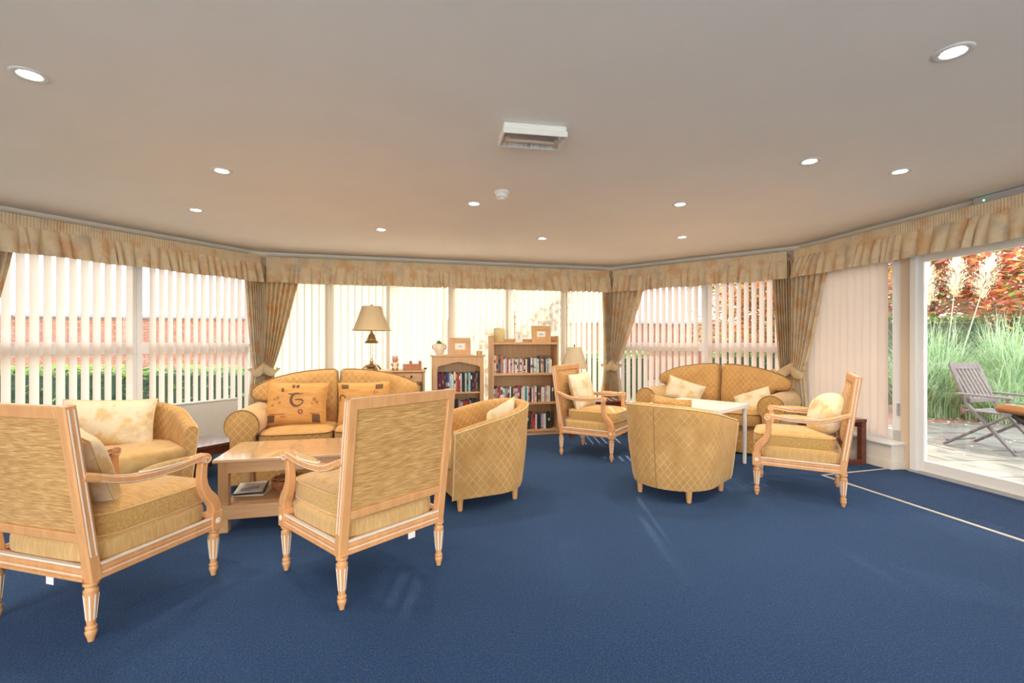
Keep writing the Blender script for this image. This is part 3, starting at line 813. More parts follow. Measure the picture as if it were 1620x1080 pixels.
# ------------------------------------------------------------------ tub chairs
def tub_chair():
    r = thing('tub_chair', '', 'armchair', (0, 0, 0), 0, 'gold lattice tub chairs')
    a, yb, yf = .382, .375, .345
    path = [(a, yf - yf * k / 10) for k in range(10)] + [(a * cos(t), -yb * sin(t)) for t in [pi * k / 36 for k in range(37)]] + [(-a, yf * (k + 1) / 10) for k in range(10)]
    n = len(path); nor = []
    for i in range(n):
        x0, y0 = path[max(0, i - 1)]; x1, y1 = path[min(n - 1, i + 1)]
        dx, dy = x1 - x0, y1 - y0; l = sqrt(dx * dx + dy * dy); nor.append((-dy / l * -1, dx / l * -1))
    # orient outward
    nor = [(nx, ny) if nx * p[0] + ny * p[1] > 0 or abs(p[1]) > .3 and ny * p[1] > 0 else (-nx, -ny) for (nx, ny), p in zip(nor, path)]
    arc = [0.0]
    for i in range(1, n): arc.append(arc[-1] + sqrt((path[i][0] - path[i - 1][0]) ** 2 + (path[i][1] - path[i - 1][1]) ** 2))
    def H(i):
        y = path[i][1]; t = (y + yb) / (yb + yf)
        return .742 - .155 * t ** 1.15
    def sect(h):
        return [(.060, .095), (.050, .13), (.036, .24), (.018, .40), (.004, h - .08), (.0, h - .035), (.006, h - .016), (.020, h - .003), (.040, h + .001), (.060, h - .004), (.078, h - .018), (.084, h - .04), (.088, h - .10), (.098, .36), (.105, .28), (.105, .20)]
    vs, fs, uvs = [], [], []
    m = len(sect(.7))
    S = []
    for i in range(n):
        pl = 0; row = []
        se = sect(H(i)); row.append(0)
        for j in range(1, m): row.append(row[-1] + sqrt((se[j][0] - se[j - 1][0]) ** 2 + (se[j][1] - se[j - 1][1]) ** 2))
        S.append(row)
        for ins, z in se:
            e = .0
            vs.append((path[i][0] - nor[i][0] * ins, path[i][1] - nor[i][1] * ins, z))
    for i in range(n - 1):
        for j in range(m - 1):
            fs.append((i * m + j, i * m + j + 1, (i + 1) * m + j + 1, (i + 1) * m + j))
            vv = lambda ii, jj: (arc[ii], sect(H(ii))[jj][1] if jj > 9 or jj < 8 else S[ii][jj] * .2 + .7)
            uvs.append([(arc[i], S[i][j]), (arc[i], S[i][j + 1]), (arc[i + 1], S[i + 1][j + 1]), (arc[i + 1], S[i + 1][j])])
    fs.append(tuple(range(m))); uvs.append([(v[0], v[2]) for v in vs[:m]])
    fs.append(tuple((n - 1) * m + j for j in reversed(range(m)))); uvs.append([(vs[(n - 1) * m + j][0], vs[(n - 1) * m + j][2]) for j in reversed(range(m))])
    b = MB(); b.add(vs, fs, uvs)
    sh = b.build('shell', M_['lattice'], r, smooth=50)
    b = MB(); b.tube([(path[i][0] - nor[i][0] * .004, path[i][1] - nor[i][1] * .004, H(i) - .016) for i in range(n)], .0055, 6)
    for i in (0, n - 1):
        sg = 1 if i == 0 else -1
        b.tube([(path[i][0] - nor[i][0] * ins, path[i][1] + .001, z) for ins, z in sect(H(i))[:8]], .0045, 6, up=(0, 1, 0))
    b.build('piping', M_['piping'], sh, smooth=180)
    mid = n // 2
    b = MB(); b.tube([(path[mid][0] - nor[mid][0] * (ins - .0005), path[mid][1] - nor[mid][1] * (ins - .0005), z) for ins, z in sect(H(mid))[:6]], .003, 6, up=(0, 1, 0))
    b.build('seam', M_['darkpiping'], sh, smooth=180)
    # seat base and cushion
    base = [(.300, .33), (.300, 0)] + [(.300 * cos(t), -.29 * sin(t)) for t in [pi * k / 16 for k in range(1, 16)]] + [(-.300, 0), (-.300, .33)]
    b = MB(); b.prism(base[::-1], .10, .30); b.build('seat_base', M_['lattice'], r, bevel=.008)
    b = MB(); b.puff([(x * .985, (y - .02) * 1.0 + .04) for x, y in base[::-1]], .075, T(0, 0, .365), rings=((1, 0), (1, .6), (.985, .88), (.94, 1.0), (.6, 1.12), (.3, 1.2)), plane='xy')
    b.build('seat_cushion', M_['plaingold'], r, smooth=180)
    lm = None
    for x, y in ((.27, .27), (-.27, .27), (.20, -.20), (-.20, -.20)):
        if lm is None:
            q = MB().lathe([(0, 0), (.016, 0), (.018, .004), (.026, .105), (.026, .15)], 16); o = q.build('leg', M_['beech'], r, smooth=40); lm = o.data
        else: o = bpy.data.objects.new('leg', lm); COL.objects.link(o); o.parent = r
        o.location = (x, y, 0)
    return r
T0 = tub_chair()
ft1, ct1 = norm((-.88, -.42)), (-.245, 3.76)
ft2, ct2 = norm((.68, .735)), (1.32, 3.85)
ft3, ct3 = norm((.72, -.69)), (-2.85, 3.50)
place(T0, True, ct1, ft1, 'gold lattice tub chair in front of the bookcases, seen from its side')
place(T0, False, ct2, ft2, 'gold lattice tub chair seen from behind, its back seam showing')
place(T0, False, ct3, ft3, 'gold lattice tub chair by the radiator, with a cream cushion in it')

# ------------------------------------------------------------------ sofas
def sofa():
    r = thing('sofa', '', 'sofa', (0, 0, 0), 0, 'two-seat gold lattice sofas')
    AX = .69
    for sx in (-1, 1):
        out = [(.128 * cos(t), .527 + .128 * sin(t)) for t in [radians(-48) + radians(276) * k / 26 for k in range(27)]] + [(-.085, .38), (-.088, .05), (.088, .05), (.085, .38)]
        out = [(sx * AX + x, z) for x, z in out]
        b = MB(); b.prism(out[::-1], -.46, .385, 'xz'); am_ = b.build('arm', M_['plaingold'], r, smooth=50)
        b = MB(); b.prism([(sx * AX + (x - sx * AX) * .97, .05 + (z - .05) * .985) for x, z in out][::-1], .38, .395, 'xz'); b.build('arm_panel', M_['lattice'], am_, smooth=40)
        b = MB(); b.tube([(x, .388, z) for x, z in out], .005, 6, closed=True, up=(0, 1, 0)); b.build('piping', M_['darkpiping'], am_, smooth=180)
    b = MB(); b.box(-.61, .61, -.42, .355, .035, .31); b.box(-.615, .615, -.43, .365, .02, .15)
    b.build('base', M_['lattice'], r, bevel=.012)
    for sx in (-1, 1):
        b = MB(); _, ring = softbox(b, min(sx * .003, sx * .598), max(sx * .003, sx * .598), -.26, .395, .305, .455, .022, .03)
        o = b.build('seat_cushion', M_['lattice'], r, smooth=180)
        b = MB(); b.tube([(x, y, .440) for x, y in ring], .0045, 6, closed=True); b.tube([(x, y, .320) for x, y in ring], .0045, 6, closed=True)
        b.build('piping', M_['darkpiping'], o, smooth=180)
    b = MB(); b.prism([(-.70, .05), (.70, .05), (.70, .70), (.55, .80), (-.55, .80), (-.70, .70)][::-1], -.47, -.36, 'xz'); b.build('back_frame', M_['plaingold'], r, bevel=.03, seg=3)
    for sx in (-1, 1):
        o_ = [(.004, .43), (.004, .60), (.004, .80), (.012, .925), (.04, .945), (.13, .946), (.28, .934), (.43, .909), (.56, .876), (.66, .838), (.735, .795), (.775, .755), (.772, .71), (.745, .675), (.69, .662), (.62, .655), (.585, .62), (.575, .54), (.57, .43), (.38, .425), (.18, .425)]
        pts = [(sx * x, z - .43) for x, z in o_]
        if sx > 0: pts = pts[::-1]
        Mx = T(0, -.235, .43) @ R(radians(7), 'X')
        b = MB(); b.puff(pts[::-1], .115, Mx); o = b.build('back_cushion', M_['lattice'], r, smooth=180)
        b = MB(); b.tube([tuple(Mx @ Vector((x, .068, z))) for x, z in [(p[0] * 1.0, p[1]) for p in pts]], .005, 6, closed=True, up=(0, 1, 0)); b.build('piping', M_['darkpiping'], o, smooth=180)
    return r
S0 = sofa()
fs1 = norm((.25, -.968)); m1 = (-1.53, 4.03)
fs2 = norm((-.655, -.755)); m2 = (2.16, 5.36)
cs1 = (m1[0] - fs1[0] * .385, m1[1] - fs1[1] * .385); cs2 = (m2[0] - fs2[0] * .385, m2[1] - fs2[1] * .385)
place(S0, True, cs1, fs1, 'gold lattice sofa with two amber printed cushions behind the oak coffee table')
place(S0, False, cs2, fs2, 'gold lattice sofa with two cream cushions behind the white table')
def loc2w(c, f, x, y):
    f = norm(f); rg = (f[1], -f[0]); return (c[0] + rg[0] * x + f[0] * y, c[1] + rg[1] * x + f[1] * y)

# ------------------------------------------------------------------ scatter cushions
def cush_fn(w, h, t, side, pin=.07):
    def fn(u, v):
        a, c = 2 * u - 1, 2 * v - 1
        x = w / 2 * a * (1 - pin * (1 - c * c) * 1.0 + pin); z = h / 2 * c * (1 - pin * (1 - a * a) + pin)
        k = max(0, (1 - a ** 4) * (1 - c ** 4)) ** .55
        wr = .004 * sin(9 * a + 4 * c) * k
        return (x, side * (t / 2 * k + wr), z)
    return fn
def cushion(label, loc, fwd, w, h, t, tilt=0, roll=0, m='cushion', piping=True, group='floral scatter cushions', round_=False):
    """front (+y local) faces fwd; tilt leans the top backwards"""
    g = MB()
    if round_:
        out = [(w / 2 * math.copysign(abs(cos(a)) ** .62, cos(a)), h / 2 * math.copysign(abs(sin(a)) ** .62, sin(a))) for a in [2 * pi * k / 40 for k in range(40)]]
        out = [(x * (1 + .02 * sin(7 * k)), z * (1 + .02 * cos(5 * k))) for k, (x, z) in enumerate(out)]
        g.puff(out, t / 2, rings=((1, 0), (.97, .35), (.9, .62), (.75, .86), (.5, 1), (.25, 1.05)))
    else:
        g.grid(lambda u, v: cush_fn(w, h, t, 1)(1 - u, v), 18, 18); g.grid(cush_fn(w, h, t, -1), 18, 18)
    o = thing('cushion', label, 'cushion', loc, 0, group)
    o.rotation_mode = 'XYZ'
    Mx = R(yaw(fwd), 'Z') @ R(radians(tilt), 'X') @ R(radians(roll), 'Y')
    o.rotation_euler = Mx.to_euler()
    g.build('cover', M_[m], o, smooth=180)
    if piping and not round_:
        pts = []
        f = cush_fn(w, h, t, 1)
        n = 10
        for k in range(n): pts.append(f(k / n, 0))
        for k in range(n): pts.append(f(1, k / n))
        for k in range(n): pts.append(f(1 - k / n, 1))
        for k in range(n): pts.append(f(0, 1 - k / n))
        b = MB(); b.tube(pts, .004, 5, closed=True, up=(0, 1, 0)); b.build('piping', M_['piping'] if m != 'orange' else M_['orange'], o, smooth=180)
    return o
def decal(o, w, h, t, polys, m, name):
    """flat print laid on the front face; polys: strips of (x,z) with half width"""
    f = cush_fn(w, h, t, 1)
    b = MB()
    def on(x, z):
        a = max(-1, min(1, x / (w / 2))); c = max(-1, min(1, z / (h / 2)))
        p = f((1 - a) / 2, (c + 1) / 2); return (p[0], p[1] + .0025, p[2])
    for kind, data in polys:
        b = MB()
        if kind == 'stroke':
            pts, wd = data; n = len(pts); L, Rr = [], []
            for i, (x, z) in enumerate(pts):
                x0, z0 = pts[max(0, i - 1)]; x1, z1 = pts[min(n - 1, i + 1)]
                dx, dz = x1 - x0, z1 - z0; l = sqrt(dx * dx + dz * dz) or 1; hw = wd[i] if isinstance(wd, list) else wd
                L.append(on(x - dz / l * hw, z + dx / l * hw)); Rr.append(on(x + dz / l * hw, z - dx / l * hw))
            b.add(L + Rr, [(i, i + 1, n + i + 1, n + i) for i in range(n - 1)])
        else:
            x0, x1, z0, z1 = data; n = 3
            b.grid(lambda u, v: on(x1 + (x0 - x1) * u, z0 + (z1 - z0) * v), n, n)
        b.build(name, M_[m], o)
def curve_pts(fn, n): return [fn(k / n) for k in range(n + 1)]
# amber cushions on the first sofa; local front +y shows x mirrored, so prints are laid with x to the viewer's right = -x
p = loc2w(cs1, fs1, .335, .03)
oc = cushion('amber cushion printed with a large brown letter G', (p[0], p[1], .655), norm((.33, -.94)), .48, .37, .13, 12, -3, 'orange', True, 'amber printed cushions')
w, h, t = .48, .37, .13
Gp = curve_pts(lambda q: (.0 + .048 * cos(radians(60) + radians(262) * q) * 1.0, .03 + .056 * sin(radians(60) + radians(262) * q)), 22)
decal(oc, w, h, t, [('stroke', (Gp, [.004 + .008 * sin(pi * k / 22) for k in range(23)])), ('stroke', ([(-.075, .082), (-.05, .078), (-.02, .082), (.03, .083), (.05, .088)], [.003, .006, .006, .004, .002])),
                    ('stroke', ([(-.02, .028), (.01, .032), (.04, .030), (.05, .022), (.048, .005), (.038, -.012)], [.003, .006, .007, .006, .005, .004]))], 'print', 'printed_letter')
decal(oc, w, h, t, [('rect', (-.045, -.022, .135, .165)), ('rect', (-.012, .012, .135, .165)), ('rect', (-.225, -.165, -.165, -.105)), ('rect', (.130, .195, -.165, -.095)), ('rect', (-.128, -.108, .095, .13))], 'print', 'printed_stamp')
decal(oc, w, h, t, [('stroke', (curve_pts(lambda q: (.035 + .016 * cos(2 * pi * q), -.075 + .016 * sin(2 * pi * q)), 14), .006)), ('stroke', ([(-.21, -.095), (-.15, -.098), (-.09, -.10)], .003)), ('stroke', ([(.11, -.088), (.19, -.088)], .003))], 'printred', 'printed_flower')
decal(oc, w, h, t, [('rect', (-.19, -.17, .02, .04)), ('rect', (-.165, -.145, .03, .055)), ('rect', (-.15, -.13, -.01, .01)), ('rect', (-.205, -.185, -.03, -.012)), ('rect', (.13, .16, .02, .05)), ('rect', (.155, .18, .0, .022)), ('rect', (.12, .135, -.01, .005)), ('rect', (-.12, -.075, -.125, -.115))], 'printfade', 'printed_leaf')
p = loc2w(cs1, fs1, -.245, .02)
oc = cushion('amber printed cushion half hidden by the wooden chair back', (p[0], p[1], .645), norm((.25, -.95)), .44, .37, .13, 12, 1, 'orange', True, 'amber printed cushions')
decal(oc, .44, .37, .13, [('rect', (-.19, -.13, .125, .165)), ('rect', (.10, .165, .115, .160))], 'print', 'printed_stamp')
decal(oc, .44, .37, .13, [('stroke', (curve_pts(lambda q: (-.19 + .03 * cos(pi * (1 - q)), .02 + .05 * sin(pi * q)), 10), .006))], 'print', 'printed_letter')
decal(oc, .44, .37, .13, [('rect', (.085, .10, .07, .105)), ('rect', (.11, .12, .075, .10))], 'printfade', 'printed_leaf')
p = loc2w(ct3, ft3, .08, -.14)
cushion('cream floral cushion inside the tub chair by the radiator', (p[0], p[1], .595), norm((.55, -.83)), .52, .36, .15, 18, -3)
p = loc2w(c1, f1, -.02, -.13)
cushion('cream floral cushion in the wooden armchair at the picture\'s left edge', (p[0], p[1], .66), norm((.5, .86)), .42, .38, .14, 22, 14)
p = loc2w(ct1, ft1, .03, -.19)
cushion('cream cushion standing on its corner in the side-on tub chair', (p[0], p[1], .54), norm((-.8, -.6)), .33, .33, .13, 18, 28)
p = loc2w(c3, f3, .02, -.16)
cushion('cream floral cushion in the wooden armchair beside the tall bookcase', (p[0], p[1], .675), norm((.78, -.62)), .38, .38, .15, 14, 3)
p = loc2w(cs2, fs2, .36, .03)
cushion('cream cushion tilted on the sofa end beside the pleated lamp', (p[0], p[1], .605), norm((-.55, -.85)), .43, .27, .14, 16, -17)
p = loc2w(cs2, fs2, -.46, .10)
cushion('cream cushion slumped on the sofa arm nearest the door', (p[0], p[1], .535), norm((-.75, -.66)), .36, .30, .14, 34, 26)
p = loc2w(c4, f4, .02, -.19)
cushion('puffy round floral cushion in the wooden armchair near the door', (p[0], p[1], .635), norm((-.75, .1)), .34, .34, .17, 20, 18, round_=True)
p = loc2w(ct2, ft2, .04, -.13)
cushion('gold cushion just peeping over the tub chair back', (p[0], p[1], .595), norm((.68, .735)), .30, .36, .12, 14, 3, 'lattice')

# ------------------------------------------------------------------ tables
def near_corner_table():
    nl = onplane(335, 728, .47); f_ = (.765, .187); u = norm(f_); v = (-u[1], u[0])
    Lx, Ly = 1.15, .57
    c = (nl[0] + u[0] * Lx / 2 + v[0] * Ly / 2, nl[1] + u[1] * Lx / 2 + v[1] * Ly / 2)
    r = thing('coffee_table', 'pale oak coffee table with a lower shelf, sun on its polished top', 'table', (*c, 0), atan2(u[1], u[0]))
    b = MB(); b.box(-Lx / 2, Lx / 2, -Ly / 2, Ly / 2, .448, .47); b.build('tabletop', M_['tabletop'], r, bevel=.006, seg=3)
    for k in (-1, 1):
        b = MB(); b.box(-Lx / 2 + .06, Lx / 2 - .06, k * (Ly / 2 - .035) - .011, k * (Ly / 2 - .035) + .011, .375, .448); b.build('apron', M_['ash'], r, bevel=.003)
        b = MB(); b.box(k * (Lx / 2 - .045) - .011, k * (Lx / 2 - .045) + .011, -Ly / 2 + .06, Ly / 2 - .06, .375, .448); b.build('apron', M_['ash'], r, bevel=.003)
    for sx in (-1, 1):
        for sy in (-1, 1):
            x, y = sx * (Lx / 2 - .055), sy * (Ly / 2 - .05)
            b = MB(); b.box(x - .03, x + .03, y - .03, y + .03, 0, .448); b.build('leg', M_['ashz'], r, bevel=.006)
    b = MB(); b.box(-Lx / 2 + .045, Lx / 2 - .045, -Ly / 2 + .035, Ly / 2 - .035, .150, .170)
    b.build('shelf', M_['ash'], r, bevel=.004)
    for k in (-1, 1):
        b = MB(); b.box(-Lx / 2 + .04, Lx / 2 - .04, k * (Ly / 2 - .03) - .014, k * (Ly / 2 - .03) + .014, .085, .172); b.build('shelf_rail', M_['ash'], r, bevel=.004)
    return c, u
ct, ut = near_corner_table()
vt = (-ut[1], ut[0])
def tab(x, y): return (ct[0] + ut[0] * x + vt[0] * y, ct[1] + ut[1] * x + vt[1] * y)
ta = atan2(ut[1], ut[0])
# things on its shelf
r = thing('magazine', 'white and black magazine on the coffee table shelf, uppermost of its pile', 'magazine', (*tab(-.44, .06), .1805), ta + .12)
b = MB(); b.box(-.095, .095, -.135, .135, 0, .012); b.build('pages', M_['black'], r, bevel=.002)
b = MB(); b.box(-.092, .083, -.132, .132, .012, .0135); o = b.build('cover', M_['white'], r)
b = MB(); b.box(-.06, .0, -.09, -.02, .0135, .0142); b.box(-.02, .05, -.06, .01, .0135, .0144); b.build('cover_picture', M_['grey'], o)
r = thing('magazine', 'pale magazine lying under the white and black one', 'magazine', (*tab(-.415, .06), .1705), ta - .1)
b = MB(); b.box(-.10, .10, -.14, .14, 0, .009); b.build('pages', M_['cream'], r, bevel=.002)
r = thing('wicker_basket', 'brown oval woven basket on the coffee table shelf', 'basket', (*tab(-.195, .06), .1705), ta)
b = MB(); b.lathe([(0, 0), (.105, 0), (.117, .018), (.122, .045), (.119, .066), (.110, .064), (.106, .05), (0, .045)], 40, sx=1, sy=.72); b.build('body', M_['wicker'], r, smooth=50)
b = MB()
for k in range(5):
    y = -.062 + k * .031
    hw = .108 * sqrt(max(0, 1 - (y / .086) ** 2)) * .97
    b.tube([(x, y + .010 * math.sin(x * 80), .070 + .010 * abs(math.sin(x * 60 + k * pi / 2))) for x in [-hw + 2 * hw * q / 24 for q in range(25)]], .011, 7)
b.build('woven_lid', M_['wicker'], r, smooth=180)
# low mahogany table behind it
r = thing('side_table', 'low dark red wooden table with glossy top, behind the coffee table by the radiator', 'table', (-2.85, 4.36, 0), WA.a - pi / 2)
def plain_table(r, w, d, h, m, t=.03, sled=False, lw=.045):
    b = MB(); b.box(-w / 2, w / 2, -d / 2, d / 2, h - t, h); b.build('tabletop', m, r, bevel=.005, seg=2)
    for sx in (-1, 1):
        for sy in (-1, 1):
            x, y = sx * (w / 2 - lw / 2 - .004), sy * (d / 2 - lw / 2 - .004)
            b = MB(); b.box(x - lw / 2, x + lw / 2, y - lw / 2, y + lw / 2, 0, h - t); b.build('leg', m, r, bevel=.004)
        b = MB(); b.box(sx * (w / 2 - lw / 2 - .004) - lw * .4, sx * (w / 2 - lw / 2 - .004) + lw * .4, -d / 2 + lw, d / 2 - lw, (0 if sled else h - t - .06), (.05 if sled else h - t)); b.build('rail', m, r, bevel=.003)
    for sy in (-1, 1):
        b = MB(); b.box(-w / 2 + lw, w / 2 - lw, sy * (d / 2 - lw / 2 - .004) - lw * .4, sy * (d / 2 - lw / 2 - .004) + lw * .4, h - t - .055, h - t); b.build('apron', m, r, bevel=.003)
plain_table(r, .50, .42, .30, M_['mahogany'])
r = thing('side_table', 'dark red wooden side table with floor rail, between sofa and closed blind', 'table', (3.28, 4.86, 0), WD.a)
plain_table(r, .42, .40, .45, M_['mahogany'], sled=True, lw=.055)
r = thing('side_table', 'dark red wooden side table carrying the pleated ivory lamp', 'table', (1.06, 6.33, 0), WB.a)
plain_table(r, .78, .44, .45, M_['mahogany'])
# white table
pN = onplane(1174.5, 652, .6); pF = onplane(1066, 626.5, .6); 
cw = ((pN[0] + pF[0]) / 2, (pN[1] + pF[1]) / 2)
aw = atan2(-.66, .63)
r = thing('coffee_table', 'square white table in front of the sofa with cream cushions', 'table', (cw[0] - .05, cw[1], 0), aw)
b = MB(); b.box(-.36, .36, -.35, .35, .560, .60); b.build('tabletop', M_['whitetop'], r, bevel=.005)
for sx in (-1, 1):
    for sy in (-1, 1):
        b = MB(); b.lathe([(.016, 0), (.018, .02), (.022, .56)], 14, T(sx * .325, sy * .315, 0)); b.build('leg', M_['white'], r, smooth=40)

# ------------------------------------------------------------------ sideboard, bookcases and what stands on them
uB = WB.u; aB = WB.a
K2R = (.62, 6.29)
def alongK(a, dep=0.0):           # a metres left of the tall bookcase's right front corner, dep behind the front line
    return (K2R[0] - uB[0] * a - uB[1] * dep, K2R[1] - uB[1] * a + uB[0] * dep)
K2W, K1W, DW = .90, .64, .80
k2c = alongK(K2W / 2); k1c = alongK(K2W + .11 + K1W / 2); dc = alongK(K2W + .85 + DW / 2)
tall = thing('bookcase', 'taller plain oak bookcase with three rows of books', 'bookcase', (*k2c, 0), aB)
dep = .27
for sx in (-1, 1):
    b = MB(); b.box(sx * K2W / 2 - .011 - sx * .011, sx * K2W / 2 + .011 - sx * .011, 0, dep, 0, 1.30); b.build('side', M_['ashz'], tall, bevel=.002)
b = MB(); b.box(-K2W / 2 + .02, K2W / 2 - .02, dep - .012, dep - .004, .03, 1.26); b.build('back_board', M_['ashz'], tall)
TS = [(1.185, 1.215), (.785, .812), (.400, .427), (.045, .070)]
for z0, z1 in TS:
    b = MB(); b.box(-K2W / 2 + .022, K2W / 2 - .022, .004, dep - .012, z0, z1); b.build('shelf', M_['ash'], tall, bevel=.002)
b = MB(); b.box(-K2W / 2 + .022, K2W / 2 - .022, .015, .033, 0, .045); b.build('plinth', M_['ash'], tall)
arch = thing('bookcase', 'shorter oak bookcase with a pointed arch top', 'bookcase', (*k1c, 0), aB)
K1H = 1.055
for sx in (-1, 1):
    b = MB(); b.box(sx * K1W / 2 - .010 - sx * .010, sx * K1W / 2 + .010 - sx * .010, .01, .25, 0, K1H - .02); b.build('side', M_['ashz'], arch, bevel=.002)
b = MB(); b.box(-K1W / 2 - .02, K1W / 2 + .02, -.015, .26, K1H - .022, K1H); b.build('top', M_['ash'], arch, bevel=.004)
b = MB(); b.box(-K1W / 2 + .02, K1W / 2 - .02, .235, .243, .03, K1H - .02); b.build('back_board', M_['ashz'], arch)
pil = .052
fr = [(-K1W / 2, 0), (-K1W / 2 + pil, 0), (-K1W / 2 + pil, .895), (-K1W / 2 + pil + .02, .915), (0, .968), (K1W / 2 - pil - .02, .915), (K1W / 2 - pil, .895), (K1W / 2 - pil, 0), (K1W / 2, 0), (K1W / 2, K1H - .022), (-K1W / 2, K1H - .022)]
b = MB(); b.prism(fr[::-1], -.008, .012, 'xz'); b.build('arched_front', M_['ashz'], arch, bevel=.002)
AS = [(.565, .585), (.225, .245), (.04, .06)]
for z0, z1 in AS:
    b = MB(); b.box(-K1W / 2 + .02, K1W / 2 - .02, .012, .235, z0, z1); b.build('shelf', M_['ash'], arch, bevel=.002)
DH = .866
desk = thing('sideboard', 'oak sideboard with one drawer, standing behind the sofa', 'sideboard', (*dc, 0), aB)
b = MB(); b.box(-DW / 2 - .01, DW / 2 + .012, -.015, .42, DH - .022, DH); b.build('top', M_['ash'], desk, bevel=.005)
b = MB(); b.box(-DW / 2, -DW / 2 + .03, 0, .41, 0, DH - .022); b.box(DW / 2 - .03, DW / 2, 0, .41, 0, DH - .022); b.box(-DW / 2 + .03, DW / 2 - .03, .395, .41, .08, DH - .022); b.box(-.012, .012, .01, .395, .08, DH - .022); b.box(-DW / 2 + .03, DW / 2 - .03, .01, .395, DH - .155, DH - .140); b.box(-DW / 2 + .03, DW / 2 - .03, .01, .395, .08, .10)
b.build('carcass', M_['ashz'], desk, bevel=.002)
for sx in (-1, 1):
    x0, x1 = (.016, DW / 2 - .034) if sx > 0 else (-DW / 2 + .034, -.016)
    b = MB(); b.box(x0, x1, -.004, .30, DH - .138, DH - .026); o = b.build('drawer', M_['ash'], desk, bevel=.004)
    cx = (x0 + x1) / 2
    b = MB(); b.tube([(cx - .045, -.006, DH - .072), (cx - .042, -.022, DH - .080), (cx - .025, -.026, DH - .095), (cx, -.027, DH - .099), (cx + .025, -.026, DH - .095), (cx + .042, -.022, DH - .080), (cx + .045, -.006, DH - .072)], .0042, 7)
    for q in (-.045, .045): b.lathe([(.015, 0), (.012, .006), (0, .008)], 12, T(cx + q, -.004, DH - .072) @ R(pi / 2, 'X'))
    b.build('handle', M_['bronze'], o, smooth=60)
    b = MB(); b.box(x0, x1, .005, .012, .105, DH - .158); o = b.build('door', M_['darkglass'], desk)
# --- books
CN = {'purple': (.13, .03, .12), 'maroon': (.16, .02, .03), 'red': (.45, .04, .04), 'navy': (.02, .035, .09), 'blue': (.05, .13, .28), 'pale blue': (.38, .52, .60), 'white': (.72, .70, .66), 'cream': (.68, .60, .45),
      'tan': (.46, .29, .16), 'brown': (.14, .07, .04), 'black': (.02, .02, .022), 'dark green': (.02, .06, .045), 'teal': (.02, .25, .30), 'grey': (.28, .28, .27), 'lilac': (.50, .36, .46), 'pink': (.60, .26, .28), 'orange': (.50, .17, .04), 'olive': (.22, .20, .09)}
BM = {k: noisy('book cloth ' + k, [(.35, tuple(c * .85 for c in v)), (.65, v)], 25, rough=.5) for k, v in CN.items()}
M_['page'] = mat('book pages', (.66, .58, .45), .8)
ORD = 'first second third fourth fifth sixth seventh eighth ninth tenth eleventh twelfth thirteenth fourteenth fifteenth sixteenth seventeenth eighteenth nineteenth twentieth'.split()
TENS = {20: 'twenty', 30: 'thirty', 40: 'forty'}
def ordinal(n):
    if n <= 20: return ORD[n - 1]
    t, u_ = divmod(n, 10)
    if u_ == 0: return {3: 'thirtieth', 4: 'fortieth'}[t]
    return TENS[t * 10] + '-' + ORD[u_ - 1]
def book_mesh(b, th, d, h):
    # spine at y=0 (slightly rounded), pages inside
    c = .0018
    sp = [(-th / 2, .004), (-th / 4, .001), (0, 0), (th / 4, .001), (th / 2, .004)]
    out = sp + [(th / 2, d), (th / 2 - c, d), (th / 2 - c, .008), (-th / 2 + c, .008), (-th / 2 + c, d), (-th / 2, d)]
    b.prism(out, 0, h); b.box(-th / 2 + c, th / 2 - c, .008, d - .004, .003, h - .003, mi=1)
    return b
def row(root, cols, x0, x1, z, hmin, hmax, front, where, seed, wide=None):
    rnd = random.Random(seed); ws = [rnd.uniform(.8, 1.25) * (1.5 if c.endswith('+') else 1) for c in cols]
    k = (x1 - x0) / sum(ws); x = x0
    Mw = Matrix.Translation(root.location) @ R(root.rotation_euler.z, 'Z')
    for i, (c, w_) in enumerate(zip(cols, ws)):
        th = w_ * k; cn = c.rstrip('+'); hh = rnd.uniform(hmin, hmax); dd = rnd.uniform(.125, .15) if hmax < .23 else rnd.uniform(.15, .17)
        b = book_mesh(MB(), th - .0012, dd, hh)
        t0 = th - .0012
        bc = rnd.choice(['white', 'cream', 'black', 'tan', 'red', 'navy'])
        if rnd.random() < .75:
            zz = rnd.uniform(.25, .7) * hh; bh = rnd.uniform(.12, .3) * hh
            b.box(-t0 * .36, t0 * .36, -.0004, .002, zz, min(hh - .01, zz + bh), mi=2)
        if rnd.random() < .5: b.box(-t0 * .40, t0 * .40, -.0002, .003, hh * .06, hh * .12, mi=2)
        o = b.build('book', [BM[cn], M_['page'], BM[bc]])
        o.location = Mw @ Vector((x + th / 2, front + rnd.uniform(0, .012), z + .0005)); o.rotation_euler = (0, 0, root.rotation_euler.z)
        tag(o, '%s book, %s from the left of the %s' % (cn, ordinal(i + 1), where), 'book', 'books of the ' + where)
        x += th
row(arch, 'purple purple maroon maroon navy navy blue pale_blue white+ cream+ tan red red white black dark_green cream teal+ pale_blue black black navy grey brown'.replace('pale_blue', 'pale blue').replace('dark_green', 'dark green').split(' ') if False else
    ['purple', 'purple', 'maroon', 'maroon', 'navy', 'navy', 'blue', 'pale blue', 'white+', 'cream+', 'tan', 'red', 'red', 'white', 'black', 'dark green', 'cream', 'teal+', 'pale blue', 'black', 'black', 'navy', 'grey', 'brown'],
    -K1W / 2 + pil + .004, K1W / 2 - pil - .004, .585, .225, .255, .045, 'arched bookcase\'s upper row', 21)
row(arch, ['navy', 'grey', 'cream', 'black', 'grey', 'lilac', 'black', 'black', 'cream', 'dark green', 'black', 'pink', 'lilac+', 'brown', 'red', 'maroon', 'grey', 'dark green', 'black', 'navy', 'teal'],
    -K1W / 2 + pil + .004, K1W / 2 - pil - .004, .245, .21, .25, .05, 'arched bookcase\'s lower row', 22)
